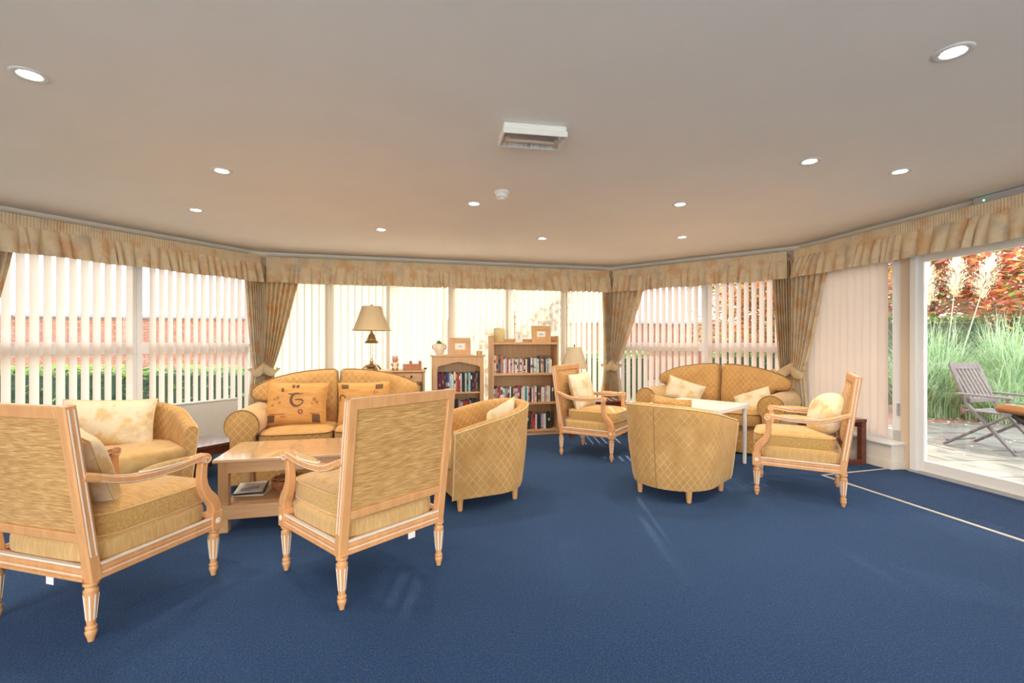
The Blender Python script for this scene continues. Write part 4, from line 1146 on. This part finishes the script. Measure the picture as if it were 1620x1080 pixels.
x0, x1 = -K2W / 2 + .026, K2W / 2 - .026
row(tall, ['cream', 'orange', 'blue', 'orange+'], x0, x0 + .125, .812, .225, .238, .03, 'four tallest volumes on the tall bookcase', 23)
row(tall, ['white', 'pale blue', 'red', 'white', 'pink', 'cream', 'pink', 'white', 'cream', 'grey', 'white', 'pink', 'black', 'cream', 'maroon', 'black', 'white', 'grey', 'white', 'pale blue', 'white', 'navy', 'cream', 'tan', 'black', 'pale blue', 'grey', 'cream', 'white'],
    x0 + .130, x1 - .055, .812, .175, .198, .04, 'tall bookcase\'s top paperback row', 24)
row(tall, ['white', 'grey', 'red', 'red', 'white', 'white', 'pale blue', 'grey', 'black', 'white', 'black', 'tan', 'cream', 'pale blue', 'red', 'maroon', 'cream', 'white', 'teal', 'white', 'pink', 'black', 'white', 'pink', 'white', 'black', 'brown', 'brown', 'white', 'white', 'grey', 'pink', 'cream', 'cream', 'navy', 'brown'],
    x0, x1 - .03, .427, .180, .210, .035, 'tall bookcase\'s middle row', 25)
row(tall, ['brown', 'navy', 'grey', 'black', 'olive', 'maroon', 'cream', 'red', 'black', 'grey', 'brown', 'black', 'navy', 'dark green', 'dark green', 'black', 'dark green', 'red', 'red', 'white', 'black', 'navy', 'lilac', 'white', 'black', 'black', 'dark green'],
    x0, x1 - .055, .070, .185, .225, .04, 'tall bookcase\'s bottom row', 26)
Mw = Matrix.Translation(tall.location) @ R(aB, 'Z')
b = MB(); b.box(-.075, .075, 0, .11, 0, .022); b.box(-.073, .076, .003, .107, .003, .019, mi=1)
o = b.build('book', [BM['brown'], M_['page']], loc=tuple(Mw @ Vector((x1 - .15, .05, 1.0125))), rot=(0, 0, aB)); tag(o, 'brown book lying flat across the paperbacks', 'book')

def onB(px, depth, aoff=None):
    """point on the front line of the shelves (moved back by depth) seen in column px"""
    P = alongK(3, depth); Q = alongK(0, depth); s_ = hit(px, P, Q); k = s_ / 3.0
    return (P[0] + (Q[0] - P[0]) * k, P[1] + (Q[1] - P[1]) * k)
# picture frames
def picture(label, px, dep, z, w, h, kind, lean=9, bw=.035, name='picture_frame', m='ash'):
    r = thing(name, label, 'picture frame', (*onB(px, dep), z), 0)
    r.rotation_euler = (radians(-lean), 0, aB)
    b = MB()
    b.box(-w / 2, -w / 2 + bw, 0, .016, 0, h); b.box(w / 2 - bw, w / 2, 0, .016, 0, h); b.box(-w / 2 + bw, w / 2 - bw, 0, .016, 0, bw); b.box(-w / 2 + bw, w / 2 - bw, 0, .016, h - bw, h)
    b.build('frame', M_[m], r, bevel=.003)
    b = MB(); b.box(-w / 2 + bw, w / 2 - bw, .008, .012, bw, h - bw); mo = b.build('mount', M_['cream' if kind != 'tan' else 'plaingold'], r)
    mw, mh = (w - 2 * bw) * .72, (h - 2 * bw) * .62
    b = MB(); b.box(-mw / 2, mw / 2, .0068, .008, h / 2 - mh / 2, h / 2 + mh / 2); pc = b.build('picture', M_['white'], mo)
    b = MB()
    if kind in ('boat', 'tan'):
        b.box(-mw * .33, mw * .33, .0060, .0068, h / 2 - mh * .2, h / 2 - mh * .02); b.box(-mw * .12, mw * .1, .0060, .0068, h / 2 - mh * .02, h / 2 + mh * .18)
    else:
        b.box(-mw * .12, mw * .12, .0060, .0068, h / 2 - mh * .4, h / 2 + mh * .4)
    b.build('picture_subject', M_['grey'] if kind != 'card' else M_['black'], mo)
    return r
picture('oak framed picture of a grey boat on the arched bookcase', 728.5, .10, K1H, .272, .22, 'boat', bw=.065)
picture('pale wood framed sketch on the taller bookcase', 857, .12, 1.215, .27, .225, 'tan', bw=.055)
picture('small white card with a dark figure on the taller bookcase', 821.5, .09, 1.215, .095, .15, 'card', bw=.022, m='white')
# alabaster light on the tall bookcase
r = thing('candle_holder', 'glowing cream alabaster cylinder on the taller bookcase', 'candle holder', (*onB(790, .13), 1.2155))
b = MB(); b.lathe([(0, 0), (.066, 0), (.072, .006), (.076, .10), (.074, .172), (.066, .184), (.05, .188), (.046, .18), (.046, .03), (0, .025)], 28); b.build('shade', M_['alabaster'], r, smooth=50)
# small wooden box
r = thing('trinket_box', 'small round wooden box on the arched bookcase', 'box', (*onB(758.5, .10), K1H + .0005))
b = MB(); b.lathe([(0, 0), (.038, 0), (.040, .004), (.040, .032), (.037, .036)], 20); b.build('body', M_['ash'], r, smooth=40)
b = MB(); b.lathe([(.042, .036), (.042, .046), (.036, .050), (0, .050)], 20); b.build('lid', M_['ash'], r, smooth=40)
# potted plant
r = thing('potted_plant', 'green plant in a cream two-handled pot on the arched bookcase', 'plant', (*onB(695, .10), K1H + .0005))
b = MB(); b.lathe([(0, 0), (.040, 0), (.044, .006), (.066, .05), (.074, .09), (.066, .125), (.060, .135), (.064, .142), (.058, .142), (.054, .13), (.06, .1), (0, .095)], 26); b.build('pot', M_['cream'], r, smooth=50)
for sx in (-1, 1):
    b = MB(); b.tube([(sx * (.066 + .02 * sin(t)), 0, .125 - .045 * (1 - cos(t)) / 2 * 1.2) for t in [pi * k / 8 for k in range(9)]], .006, 7, up=(0, 1, 0)); b.build('handle', M_['printred'], r, smooth=180)
b = MB(); rnd = random.Random(3)
for k in range(26):
    a = rnd.uniform(0, 2 * pi); l = rnd.uniform(.05, .10); el = rnd.uniform(.35, 1.25); w_ = rnd.uniform(.012, .02)
    d_ = Vector((cos(a) * cos(el), sin(a) * cos(el), sin(el))); s_ = Vector((-sin(a), cos(a), 0)); p0 = Vector((rnd.uniform(-.02, .02), rnd.uniform(-.02, .02), .12))
    p1 = p0 + d_ * l * .55 + Vector((0, 0, .01)); p2 = p0 + d_ * l - Vector((0, 0, .012))
    b.add([p0 - s_ * .003, p0 + s_ * .003, p1 + s_ * w_, p2, p1 - s_ * w_], [(0, 1, 2, 4), (4, 2, 3)])
b.build('leaves', M_['leafgreen'], r)
# sideboard ornaments
zt_ = DH + .0005
r = thing('figurine', 'pink clay bear figurine on the sideboard', 'ornament', (*onB(625, .16), zt_), aB)
b = MB(); b.lathe([(0, 0), (.036, 0), (.042, .01), (.040, .05), (.032, .09), (.022, .105), (0, .11)], 18); b.build('body', M_['cream'], r, smooth=60)
b = MB(); b.lathe([(0, .09), (.025, .097), (.037, .12), (.036, .145), (.024, .165), (0, .172)], 18); b.lathe([(0, 0), (.016, .0), (.013, .022), (0, .026)], 12, T(.018, -.018, .125) @ R(pi / 2, 'X') @ R(.7, 'Y')); h_ = b.build('head', M_['pinkclay'], r, smooth=60)
for sx in (-1, 1):
    b = MB(); b.lathe([(0, 0), (.014, .004), (.014, .012), (0, .02)], 10, T(sx * .027, 0, .162)); b.build('ear', M_['pinkclay'], h_, smooth=60)
    b = MB(); b.tube([(sx * .034, -.01, .085), (sx * .042, -.028, .068), (sx * .026, -.042, .058)], .011, 8); b.build('arm', M_['pinkclay'], r, smooth=60)
    b = MB(); b.lathe([(0, 0), (.018, .003), (.018, .02), (0, .03)], 10, T(sx * .022, -.03, 0)); b.build('foot', M_['brown'] if 'brown' in M_ else M_['darkpiping'], r, smooth=60)
b = MB(); b.lathe([(0, 0), (.006, .002), (0, .008)], 8, T(.034, -.040, .132) @ R(pi / 2, 'X')); b.build('nose', M_['black'], h_, smooth=60)
r = thing('ornament', 'terracotta block ornament with two round-topped posts on the sideboard', 'ornament', (*onB(652, .17), zt_), aB)
b = MB(); b.box(-.115, .115, -.025, .025, 0, .075); b.build('block', M_['terracotta'], r, bevel=.004)
for x in (-.018, .098):
    b = MB(); b.box(x - .018, x + .018, -.029, .029, 0, .098); b.lathe([(.018, -.029), (.018, .029)], 16, T(x, 0, .098) @ R(pi / 2, 'X')); b.build('post', M_['terracotta'], r, smooth=40)
r = thing('dish', 'tiny dark dish at the sideboard\'s end', 'dish', (*onB(673, .17), zt_))
b = MB(); b.lathe([(0, 0), (.014, 0), (.012, .008), (.030, .022), (.028, .024), (0, .014)], 16); b.build('bowl', M_['bronze'], r, smooth=60)
# lamps
def shade(b, r0, r1, z0, z1, n, flare=1.0, pleat=0, panels=0):
    def fn(u, v):
        a = 2 * pi * u; k = v ** .85 if flare != 1 else v
        rr = r0 + (r1 - r0) * (v ** flare)
        if panels: rr *= 1 - .045 * abs(sin(panels * a / 2)) ** .6 * -1 - .045
        if pleat: rr *= 1 + .022 * sin(pleat * a)
        return (rr * cos(a), rr * sin(a), z0 + (z1 - z0) * v + (0 if not panels else -.010 * abs(sin(panels * a / 2)) * (1 - v)))
    return b.grid(fn, n, 8)
r = thing('table_lamp', 'tall lamp with flared gold shade, crystal stem and brass foot', 'lamp', (*onB(588, .20), zt_))
b = MB(); shade(b, .232, .118, .50, .79, 96, .85, 0, 8); b.build('lamp_shade', M_['shade'], r, smooth=180)
b = MB(); b.tube([(.233 * cos(a), .233 * sin(a), .498) for a in [2 * pi * k / 48 for k in range(48)]], .006, 6, closed=True); b.build('shade_trim', M_['piping'], r, smooth=180); b = MB(); b.tube([(.118 * cos(a), .118 * sin(a), .79) for a in [2 * pi * k / 32 for k in range(32)]], .004, 6, closed=True); b.build('shade_trim', M_['piping'], r, smooth=180)
b = MB(); b.lathe([(0, .03), (.05, .034), (.075, .045), (.06, .06), (.035, .075), (.022, .09), (.018, .10), (.026, .108), (.024, .118), (.012, .13), (.010, .15)], 24)
for k in range(4):
    a = pi / 4 + k * pi / 2
    b.tube([(.04 * cos(a), .04 * sin(a), .06), (.080 * cos(a), .080 * sin(a), .056), (.108 * cos(a), .108 * sin(a), .028), (.124 * cos(a), .124 * sin(a), .013)], .012, 8, scale=[1, 1.1, 1.2, 1.3])
b.lathe([(0, 0), (.045, 0), (.06, .012), (.05, .03), (0, .034)], 20); b.build('foot', M_['brass'], r, smooth=50)
b = MB(); b.lathe([(.010, .13), (.013, .15), (.016, .19), (.013, .24), (.015, .29), (.011, .34)], 16); b.build('crystal_stem', M_['crystal'], r, smooth=60)
b = MB(); b.lathe([(.0, .335), (.084, .335), (.088, .345), (.080, .358), (.058, .372), (.056, .395), (.052, .40), (.042, .412), (.040, .435), (.030, .442), (.022, .455), (.016, .47), (.010, .48), (.010, .80)], 24); b.build('neck', M_['brass'], r, smooth=50)
b = MB(); b.lathe([(.006, .79), (.010, .80), (.012, .808), (.006, .815), (0, .825)], 12); b.build('finial', M_['bronze'], r, smooth=60)
b = MB(); b.tube([(.03, 0, .45), (.055, .02, .36), (.05, .06, .24), (.02, .10, .12), (0, .12, .01)], .0025, 6); b.build('cord', M_['white'], r, smooth=180)
r = thing('table_lamp', 'short lamp with pleated ivory shade on the dark side table', 'lamp', (.84, 6.38, .4505))
b = MB(); shade(b, .178, .085, .41, .70, 192, 1.15, 48); b.build('lamp_shade', M_['shade2'], r, smooth=180)
b = MB(); b.lathe([(0, 0), (.07, 0), (.072, .012), (.05, .022), (.03, .04), (.025, .06), (.05, .10), (.062, .15), (.055, .22), (.03, .28), (.018, .30), (.022, .315), (.012, .33), (.010, .70)], 24); b.build('base', M_['bronze'], r, smooth=50)
b = MB(); b.lathe([(.006, .70), (.009, .715), (.009, .73), (0, .745)], 10); b.build('finial', M_['bronze'], r, smooth=60)

# ------------------------------------------------------------------ armchair at the picture's right edge
r = thing('bentwood_armchair', 'varnished wooden arm of a dark chair cut off by the picture\'s right edge', 'armchair', (3.62, 2.74, .0), yaw((.12, 1)))
for sx in (-1, 1):
    pts = [(sx * .27, -.22, .80), (sx * .285, -.05, .77), (sx * .285, .15, .755), (sx * .285, .36, .752), (sx * .283, .47, .752), (sx * .28, .535, .745), (sx * .278, .555, .735)]
    b = MB(); b.tube(pts, .036, 14, scale=[.8, .9, 1, 1, 1, .95, .55]); o = b.build('arm', M_['varnish'], r, smooth=180)
    b = MB(); b.tube([(sx * .283, .42, .715), (sx * .28, .30, .66), (sx * .27, .18, .55), (sx * .26, .10, .40)], .026, 10); b.build('arm_support', M_['black'], r, smooth=180)
    for y in (-.22, .10):
        b = MB(); b.lathe([(0, 0), (.016, 0), (.022, .40), (.022, .42)], 12, T(sx * .24, y, 0)); b.build('leg', M_['varnish'], r, smooth=40)
b = MB(); softbox(b, -.25, .25, -.24, .20, .39, .48, .02, .03); b.build('seat', M_['black'], r, smooth=180)
b = MB(); b.sweep([(-.27, -.22, .82), (-.15, -.30, .84), (.15, -.30, .84), (.27, -.22, .82)], rrect(.03, .30, .01)); b.build('backrest', M_['black'], r, smooth=40)

# ------------------------------------------------------------------ garden
G_ = {}
G_['grass'] = noisy('lawn', [(.3, (.09, .115, .05)), (.7, (.16, .19, .085))], 14, rough=.9, detail=6, bs=.3)
G_['stone'] = noisy('flagstone', [(.25, (.10, .08, .058)), (.5, (.155, .13, .095)), (.75, (.21, .18, .14))], 3.5, rough=.85, detail=8, bs=.2, bd=.004)
G_['soil'] = noisy('leaf litter', [(.3, (.16, .08, .05)), (.6, (.34, .16, .10)), (.8, (.45, .30, .18))], 20, rough=.95, detail=6)
G_['brick'] = noisy('red brick', [(.3, (.36, .13, .085)), (.7, (.50, .22, .15))], 6, rough=.9)
G_['mortar'] = mat('mortar', (.16, .15, .13), .95)
G_['coping'] = noisy('dark coping', [(.3, (.16, .14, .15)), (.7, (.26, .23, .23))], 8, rough=.8)
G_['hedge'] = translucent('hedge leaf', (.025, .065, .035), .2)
G_['hedgetop'] = translucent('light green hedge leaf', (.20, .36, .07), .35)  # lighter green leaves, thickest along hedge tops
G_['maple1'] = translucent('red maple leaf', (.66, .15, .10), .5)
G_['maple2'] = translucent('orange maple leaf', (.82, .36, .10), .5)
G_['maple3'] = translucent('dark maple leaf', (.22, .12, .05), .35)
G_['olive'] = translucent('olive leaf', (.24, .28, .06), .4)
G_['blade'] = translucent('pampas blade', (.30, .46, .20), .4)
G_['blade2'] = translucent('pale pampas blade', (.56, .66, .44), .4)
G_['plume'] = translucent('pampas plume', (.82, .74, .56), .45)
G_['bark'] = noisy('bark', [(.3, (.07, .05, .04)), (.7, (.14, .10, .08))], 12, rough=.9)

b = MB()
def ring_quad(x0, x1, y0, y1): b.add([(x0, y0, -.06), (x1, y0, -.06), (x1, y1, -.06), (x0, y1, -.06)], [(0, 1, 2, 3)])
ring_quad(-60, 60, -40, 70)
struct(b.build('lawn', G_['grass']))
# patio of separate flags beside the door
pat = sempty('patio', (0, 0, 0), 0)
b = MB(); b.prism([(4.05, -2), (10.5, -2), (10.5, 7.25), (4.3, 7.25), (3.72, 5.9)], -.05, -.022); b.build('bed', G_['mortar'], pat)
rnd = random.Random(5); y = 2.0; k = 0
while y < 7.2:
    hgt = rnd.choice([.45, .6, .6]); hgt = min(hgt, 7.2 - y) if 7.2 - y < .8 else hgt
    x = 4.60 - .19 * (y + hgt / 2) + .22 + (0 if k % 2 else -.0)
    while x < 9.5:
        wd = rnd.choice([.45, .6, .75, .9]); j = .006
        if x + wd > 3.7:
            f = MB(); dz = rnd.uniform(-.004, .004)
            cs = [(x + j, y + j), (x + wd - j, y + j), (x + wd - j, y + hgt - j), (x + j, y + hgt - j)]
            cs = [(a + rnd.uniform(-.004, .004), c + rnd.uniform(-.004, .004)) for a, c in cs]
            f.prism(cs, -.03, 0 + dz); f.build('flagstone', G_['stone'], pat)
        x += wd
    y += hgt; k += 1
b = MB(); b.prism([(4.2, 7.25), (11, 7.25), (13, 16), (3.6, 16), (3.4, 9)], -.055, -.015); struct(b.build('flower_bed_ground', G_['soil']))
# fallen leaves at the patio edge
b = MB(); rnd = random.Random(8)
for k in range(420):
    x, y = rnd.uniform(4.6, 9.5), 7.15 + rnd.gauss(0, .22); 
    if k % 6 == 0: y = rnd.uniform(4.8, 7.2)
    a = rnd.uniform(0, pi); s_ = rnd.uniform(.015, .035); z_ = .008 + rnd.uniform(0, .02)
    b.add([(x + s_ * cos(a), y + s_ * sin(a), z_), (x - s_ * .6 * sin(a), y + s_ * .6 * cos(a), z_ + .01), (x - s_ * cos(a), y - s_ * sin(a), z_), (x + s_ * .6 * sin(a), y - s_ * .6 * cos(a), z_ + .004)], [(0, 1, 2, 3)], mi=rnd.choice([0, 0, 1]))
o = b.build('fallen_leaves', [G_['maple1'], G_['plume']]); tag(o, 'fallen red leaves scattered along the patio edge', 'leaves', kind='stuff')

# brick garden wall
P, Q = Vector((-16, 11, 0)), Vector((14, 19, 0)); d_ = (Q - P); L = d_.length; ang = atan2(d_.y, d_.x)
gw = thing('garden_wall', 'long red brick garden wall with dark coping beyond the windows', 'wall', (P.x, P.y, 0), ang)
b = MB(); b.box(0, L, .012, .20, -.1, 1.86); b.build('mortar_core', G_['mortar'], gw)
b = MB(); rows = 25
for k in range(rows):
    x = -.11 * (k % 2)
    while x < L:
        b.add([(max(0, x), 0 + random.uniform(-.003, .003), k * .075), (min(L, x + .215), 0, k * .075), (min(L, x + .215), 0, k * .075 + .065), (max(0, x), 0, k * .075 + .065), (max(0, x), .02, k * .075), (min(L, x + .215), .02, k * .075), (min(L, x + .215), .02, k * .075 + .065), (max(0, x), .02, k * .075 + .065)],
              [(0, 1, 2, 3), (1, 5, 6, 2), (0, 3, 7, 4), (3, 2, 6, 7), (0, 4, 5, 1)])
        x += .225
o = b.build('brick_courses', G_['brick'], gw); o['kind'] = 'stuff'
x = 0; me = None
while x < L:
    if me is None:
        c_ = MB(); c_.prism([(-.06, 1.86), (.27, 1.86), (.27, 1.90), (.105, 1.985), (-.06, 1.90)], 0, .44, 'yz'); o = c_.build('coping_stone', G_['coping'], gw); me = o.data
    else: o = bpy.data.objects.new('coping_stone', me); COL.objects.link(o); o.parent = gw
    o.location = (x, 0, 0); x += .45

def leaves(b, n, cfun, size, mis, rnd, flat=.5):
    for k in range(n):
        c = Vector(cfun(rnd)); a = rnd.uniform(0, 2 * pi); e = rnd.uniform(-1, 1) * flat * pi / 2; s_ = size * rnd.uniform(.6, 1.3)
        u = Vector((cos(a) * cos(e), sin(a) * cos(e), sin(e))) * s_; w = Vector((-sin(a), cos(a), rnd.uniform(-.6, .6))) * s_ * .45
        b.add([c - u, c + w, c + u, c - w], [(0, 1, 2, 3)], mi=rnd.choice(mis))
def hedge(label, x0, x1, y0, y1, h, seed, lean=0):
    r = thing('hedge', label, 'hedge', ((x0 + x1) / 2, (y0 + y1) / 2, -.05))
    rnd = random.Random(seed); w, dd = x1 - x0, y1 - y0
    b = MB(); b.box(-w / 2 + .05, w / 2 - .05, -dd / 2 + .08, dd / 2 - .08, 0, h - .1); b.build('core', G_['hedge'], r)
    b = MB()
    def surf(q):
        f = q.random()
        if f < .6: return (q.uniform(-w / 2, w / 2), -dd / 2 + q.gauss(.03, .04), q.uniform(0, h))
        return (q.uniform(-w / 2, w / 2), q.uniform(-dd / 2, dd / 2), h - abs(q.gauss(.03, .05)))
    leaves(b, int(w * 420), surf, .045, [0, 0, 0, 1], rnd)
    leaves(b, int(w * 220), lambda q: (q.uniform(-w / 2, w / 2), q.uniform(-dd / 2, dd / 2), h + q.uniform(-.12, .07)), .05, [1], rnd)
    o = b.build('foliage', [G_['hedge'], G_['hedgetop']], r); o['kind'] = 'stuff'
    return r
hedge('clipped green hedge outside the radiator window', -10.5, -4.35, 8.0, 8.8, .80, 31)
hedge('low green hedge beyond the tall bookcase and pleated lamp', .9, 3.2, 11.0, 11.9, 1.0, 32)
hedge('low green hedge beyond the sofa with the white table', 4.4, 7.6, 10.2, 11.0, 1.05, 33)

def tree(label, x, y, h, crad, cz, mis, n, seed, size=.09, ntr=7):
    r = thing('tree', label, 'tree', (x, y, -.05)); rnd = random.Random(seed)
    b = MB(); b.tube([(0, 0, 0), (.05, .03, h * .25), (.0, .05, h * .5), (.04, 0, h * .75)], .10, 8, scale=[1.3, 1, .75, .35]); tips = []
    for k in range(ntr * 2):
        a = rnd.uniform(0, 2 * pi); z0 = h * rnd.uniform(.25, .65); l = crad * rnd.uniform(.5, .95); el = rnd.uniform(.1, .6)
        p1 = (cos(a) * l * .5, sin(a) * l * .5, z0 + l * .3); p2 = (cos(a) * l, sin(a) * l, z0 + l * .5 * (.5 + el)); tips.append(p2)
        b.tube([(0, .02, z0), p1, p2], .035, 6, scale=[1, .7, .3])
    b.build('trunk', G_['bark'], r, smooth=180)
    cl = tips + [(rnd.gauss(0, crad * .5), rnd.gauss(0, crad * .5), cz + rnd.gauss(0, (h - cz) * .45)) for _ in range(18)]
    b = MB()
    def cf(q):
        c = cl[q.randrange(len(cl))]; return (c[0] + q.gauss(0, crad * .20), c[1] + q.gauss(0, crad * .20), c[2] + q.gauss(0, crad * .13))
    leaves(b, n, cf, size, mis, rnd, .35)
    o = b.build('foliage', [G_['maple1'], G_['maple2'], G_['maple3'], G_['olive']], r); o['kind'] = 'stuff'
    return r
tree('orange-leaved tree behind the taller bookcase window', .22, 9.8, 3.1, .75, 2.1, [1, 1, 0, 2, 3], 2000, 41, .05)
tree('dark-leaved tree beyond the sofa window', 6.6, 14.6, 4.2, 1.5, 2.9, [2, 3, 2, 1], 2200, 42, .09)
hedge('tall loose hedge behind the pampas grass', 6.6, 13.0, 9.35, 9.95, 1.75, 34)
tree('red maple tree behind the pampas grass', 10.3, 11.6, 4.4, 2.1, 2.6, [0, 0, 1, 2, 3], 15000, 43, .095, 11)
tree('orange maple tree left of the pampas plumes', 7.3, 11.4, 4.2, 1.9, 2.5, [1, 1, 0, 2, 3, 3], 13000, 44, .09, 10)

def pampas(label, x, y, seed, n=1500, h=1.9, rad=.75, plumes=()):
    r = thing('pampas_grass', label, 'plant', (x, y, -.03)); rnd = random.Random(seed)
    b = MB()
    for k in range(n):
        a = rnd.uniform(0, 2 * pi); r0 = rnd.uniform(0, .30); L_ = h * rnd.uniform(.55, 1.12); out = rnd.uniform(.15, 1.0) * rad * 1.35; w = rnd.uniform(.004, .008)
        dirv = Vector((cos(a), sin(a), 0)); s_ = Vector((-sin(a), cos(a), 0)); base = Vector((rnd.uniform(-1, 1) * .30, rnd.uniform(-1, 1) * .28, 0))
        L1, R1 = [], []
        ns = 6
        for i in range(ns + 1):
            t = i / ns
            z = L_ * (t - .42 * t ** 2.6 * (out / rad)); rr = out * t ** 1.7
            p = base + dirv * rr + Vector((0, 0, z)); ww = w * (1 - t) ** .6 + .0008
            L1.append(p - s_ * ww); R1.append(p + s_ * ww)
        b.add(L1 + R1, [(i, ns + 1 + i, ns + 2 + i, i + 1) for i in range(ns)], mi=0 if rnd.random() < .45 else 1)
    o = b.build('blades', [G_['blade'], G_['blade2']], r); o['kind'] = 'stuff'
    for (dx, dy, hh, lean) in plumes:
        b = MB(); top = Vector((dx * 1.5 + lean, dy, hh)); b.tube([(dx * .5, dy * .5, 0), (dx, dy, hh * .5), top], .007, 6); o = b.build('stem', G_['blade2'], r, smooth=180)
        b = MB()
        for k in range(480):
            t = rnd.random(); c = top + Vector((lean * .9 * t * t, 0, -.15 + .66 * t)); rr = .15 * rnd.uniform(.35, 1.35) * (sin(pi * min(1, t * .9 + .1)) ** .7); a = rnd.uniform(0, 2 * pi)
            tip = c + Vector((cos(a) * rr, sin(a) * rr, rnd.uniform(.0, .10))); s_ = Vector((-sin(a), cos(a), 0)) * .006
            b.add([c, tip + s_, tip + Vector((0, 0, .03)), tip - s_], [(0, 1, 2, 3)])
        q = b.build('plume', G_['plume'], o)
    return r
pampas('tall pampas grass with pale plumes, nearest the door frame', 6.95, 7.95, 51, 1700, 1.75, .85, ((-.30, -.3, 1.85, .10), (.12, -.25, 2.12, .06), (.26, -.35, 2.08, .20), (-.12, -.15, 1.98, .05)))
pampas('tall pampas grass behind the garden chair', 8.15, 7.75, 52, 1700, 1.85, .9, ((.1, -.2, 1.9, .1),))
pampas('shorter clump of garden grass at the patio edge', 7.55, 7.35, 53, 900, 1.0, .7)

# folding garden chair
cg, fg = (5.42, 5.32), norm((.25, -.97))
r = thing('garden_chair', 'weathered grey folding wooden chair on the patio', 'chair', (*cg, .002), yaw(fg))
tk = M_['teak']
for sx in (-1, 1):
    x = sx * .25
    b = MB(); b.bar((x, -.34, .02), (x, .30, .46), .025, .045, up=(1, 0, 0)); b.build('leg', tk, r, bevel=.004)
    b = MB(); b.bar((x - sx * .03, .31, .02), (x - sx * .03, -.12, .50), .025, .045, up=(1, 0, 0)); b.bar((x - sx * .03, -.12, .50), (x - sx * .03, -.30, .95), .025, .045, up=(1, 0, 0)); b.build('back_leg', tk, r, bevel=.004)
    b = MB(); b.bar((x + sx * .005, -.20, .625), (x + sx * .005, .30, .615), .06, .024); b.build('armrest', tk, r, bevel=.008)
    b = MB(); b.bar((x, .24, .45), (x, .26, .61), .03, .03, up=(1, 0, 0)); b.build('arm_post', tk, r, bevel=.003)
for y_, z_ in ((.29, .03), (-.33, .035)):
    b = MB(); b.bar((-.22, y_, z_ + .03), (.22, y_, z_ + .03), .035, .022); b.build('stretcher', tk, r, bevel=.003)
b = MB(); b.bar((-.225, -.105, .555), (.225, -.105, .555), .022, .05); b.build('lower_back_rail', tk, r, bevel=.003)
b = MB(); b.bar((-.225, -.295, .93), (.225, -.295, .93), .022, .075, up=(0, -.35, .9)); b.build('top_back_rail', tk, r, bevel=.003)
for k in range(7):
    x = -.18 + .06 * k
    b = MB(); b.bar((x, -.115, .57), (x, -.285, .90), .036, .014, up=(0, 1, .4)); b.build('back_slat', tk, r, bevel=.002)
for k in range(7):
    y = -.14 + k * .065
    b = MB(); b.bar((-.22, y, .435), (.22, y, .435), .052, .016); b.build('seat_slat', tk, r, bevel=.002)
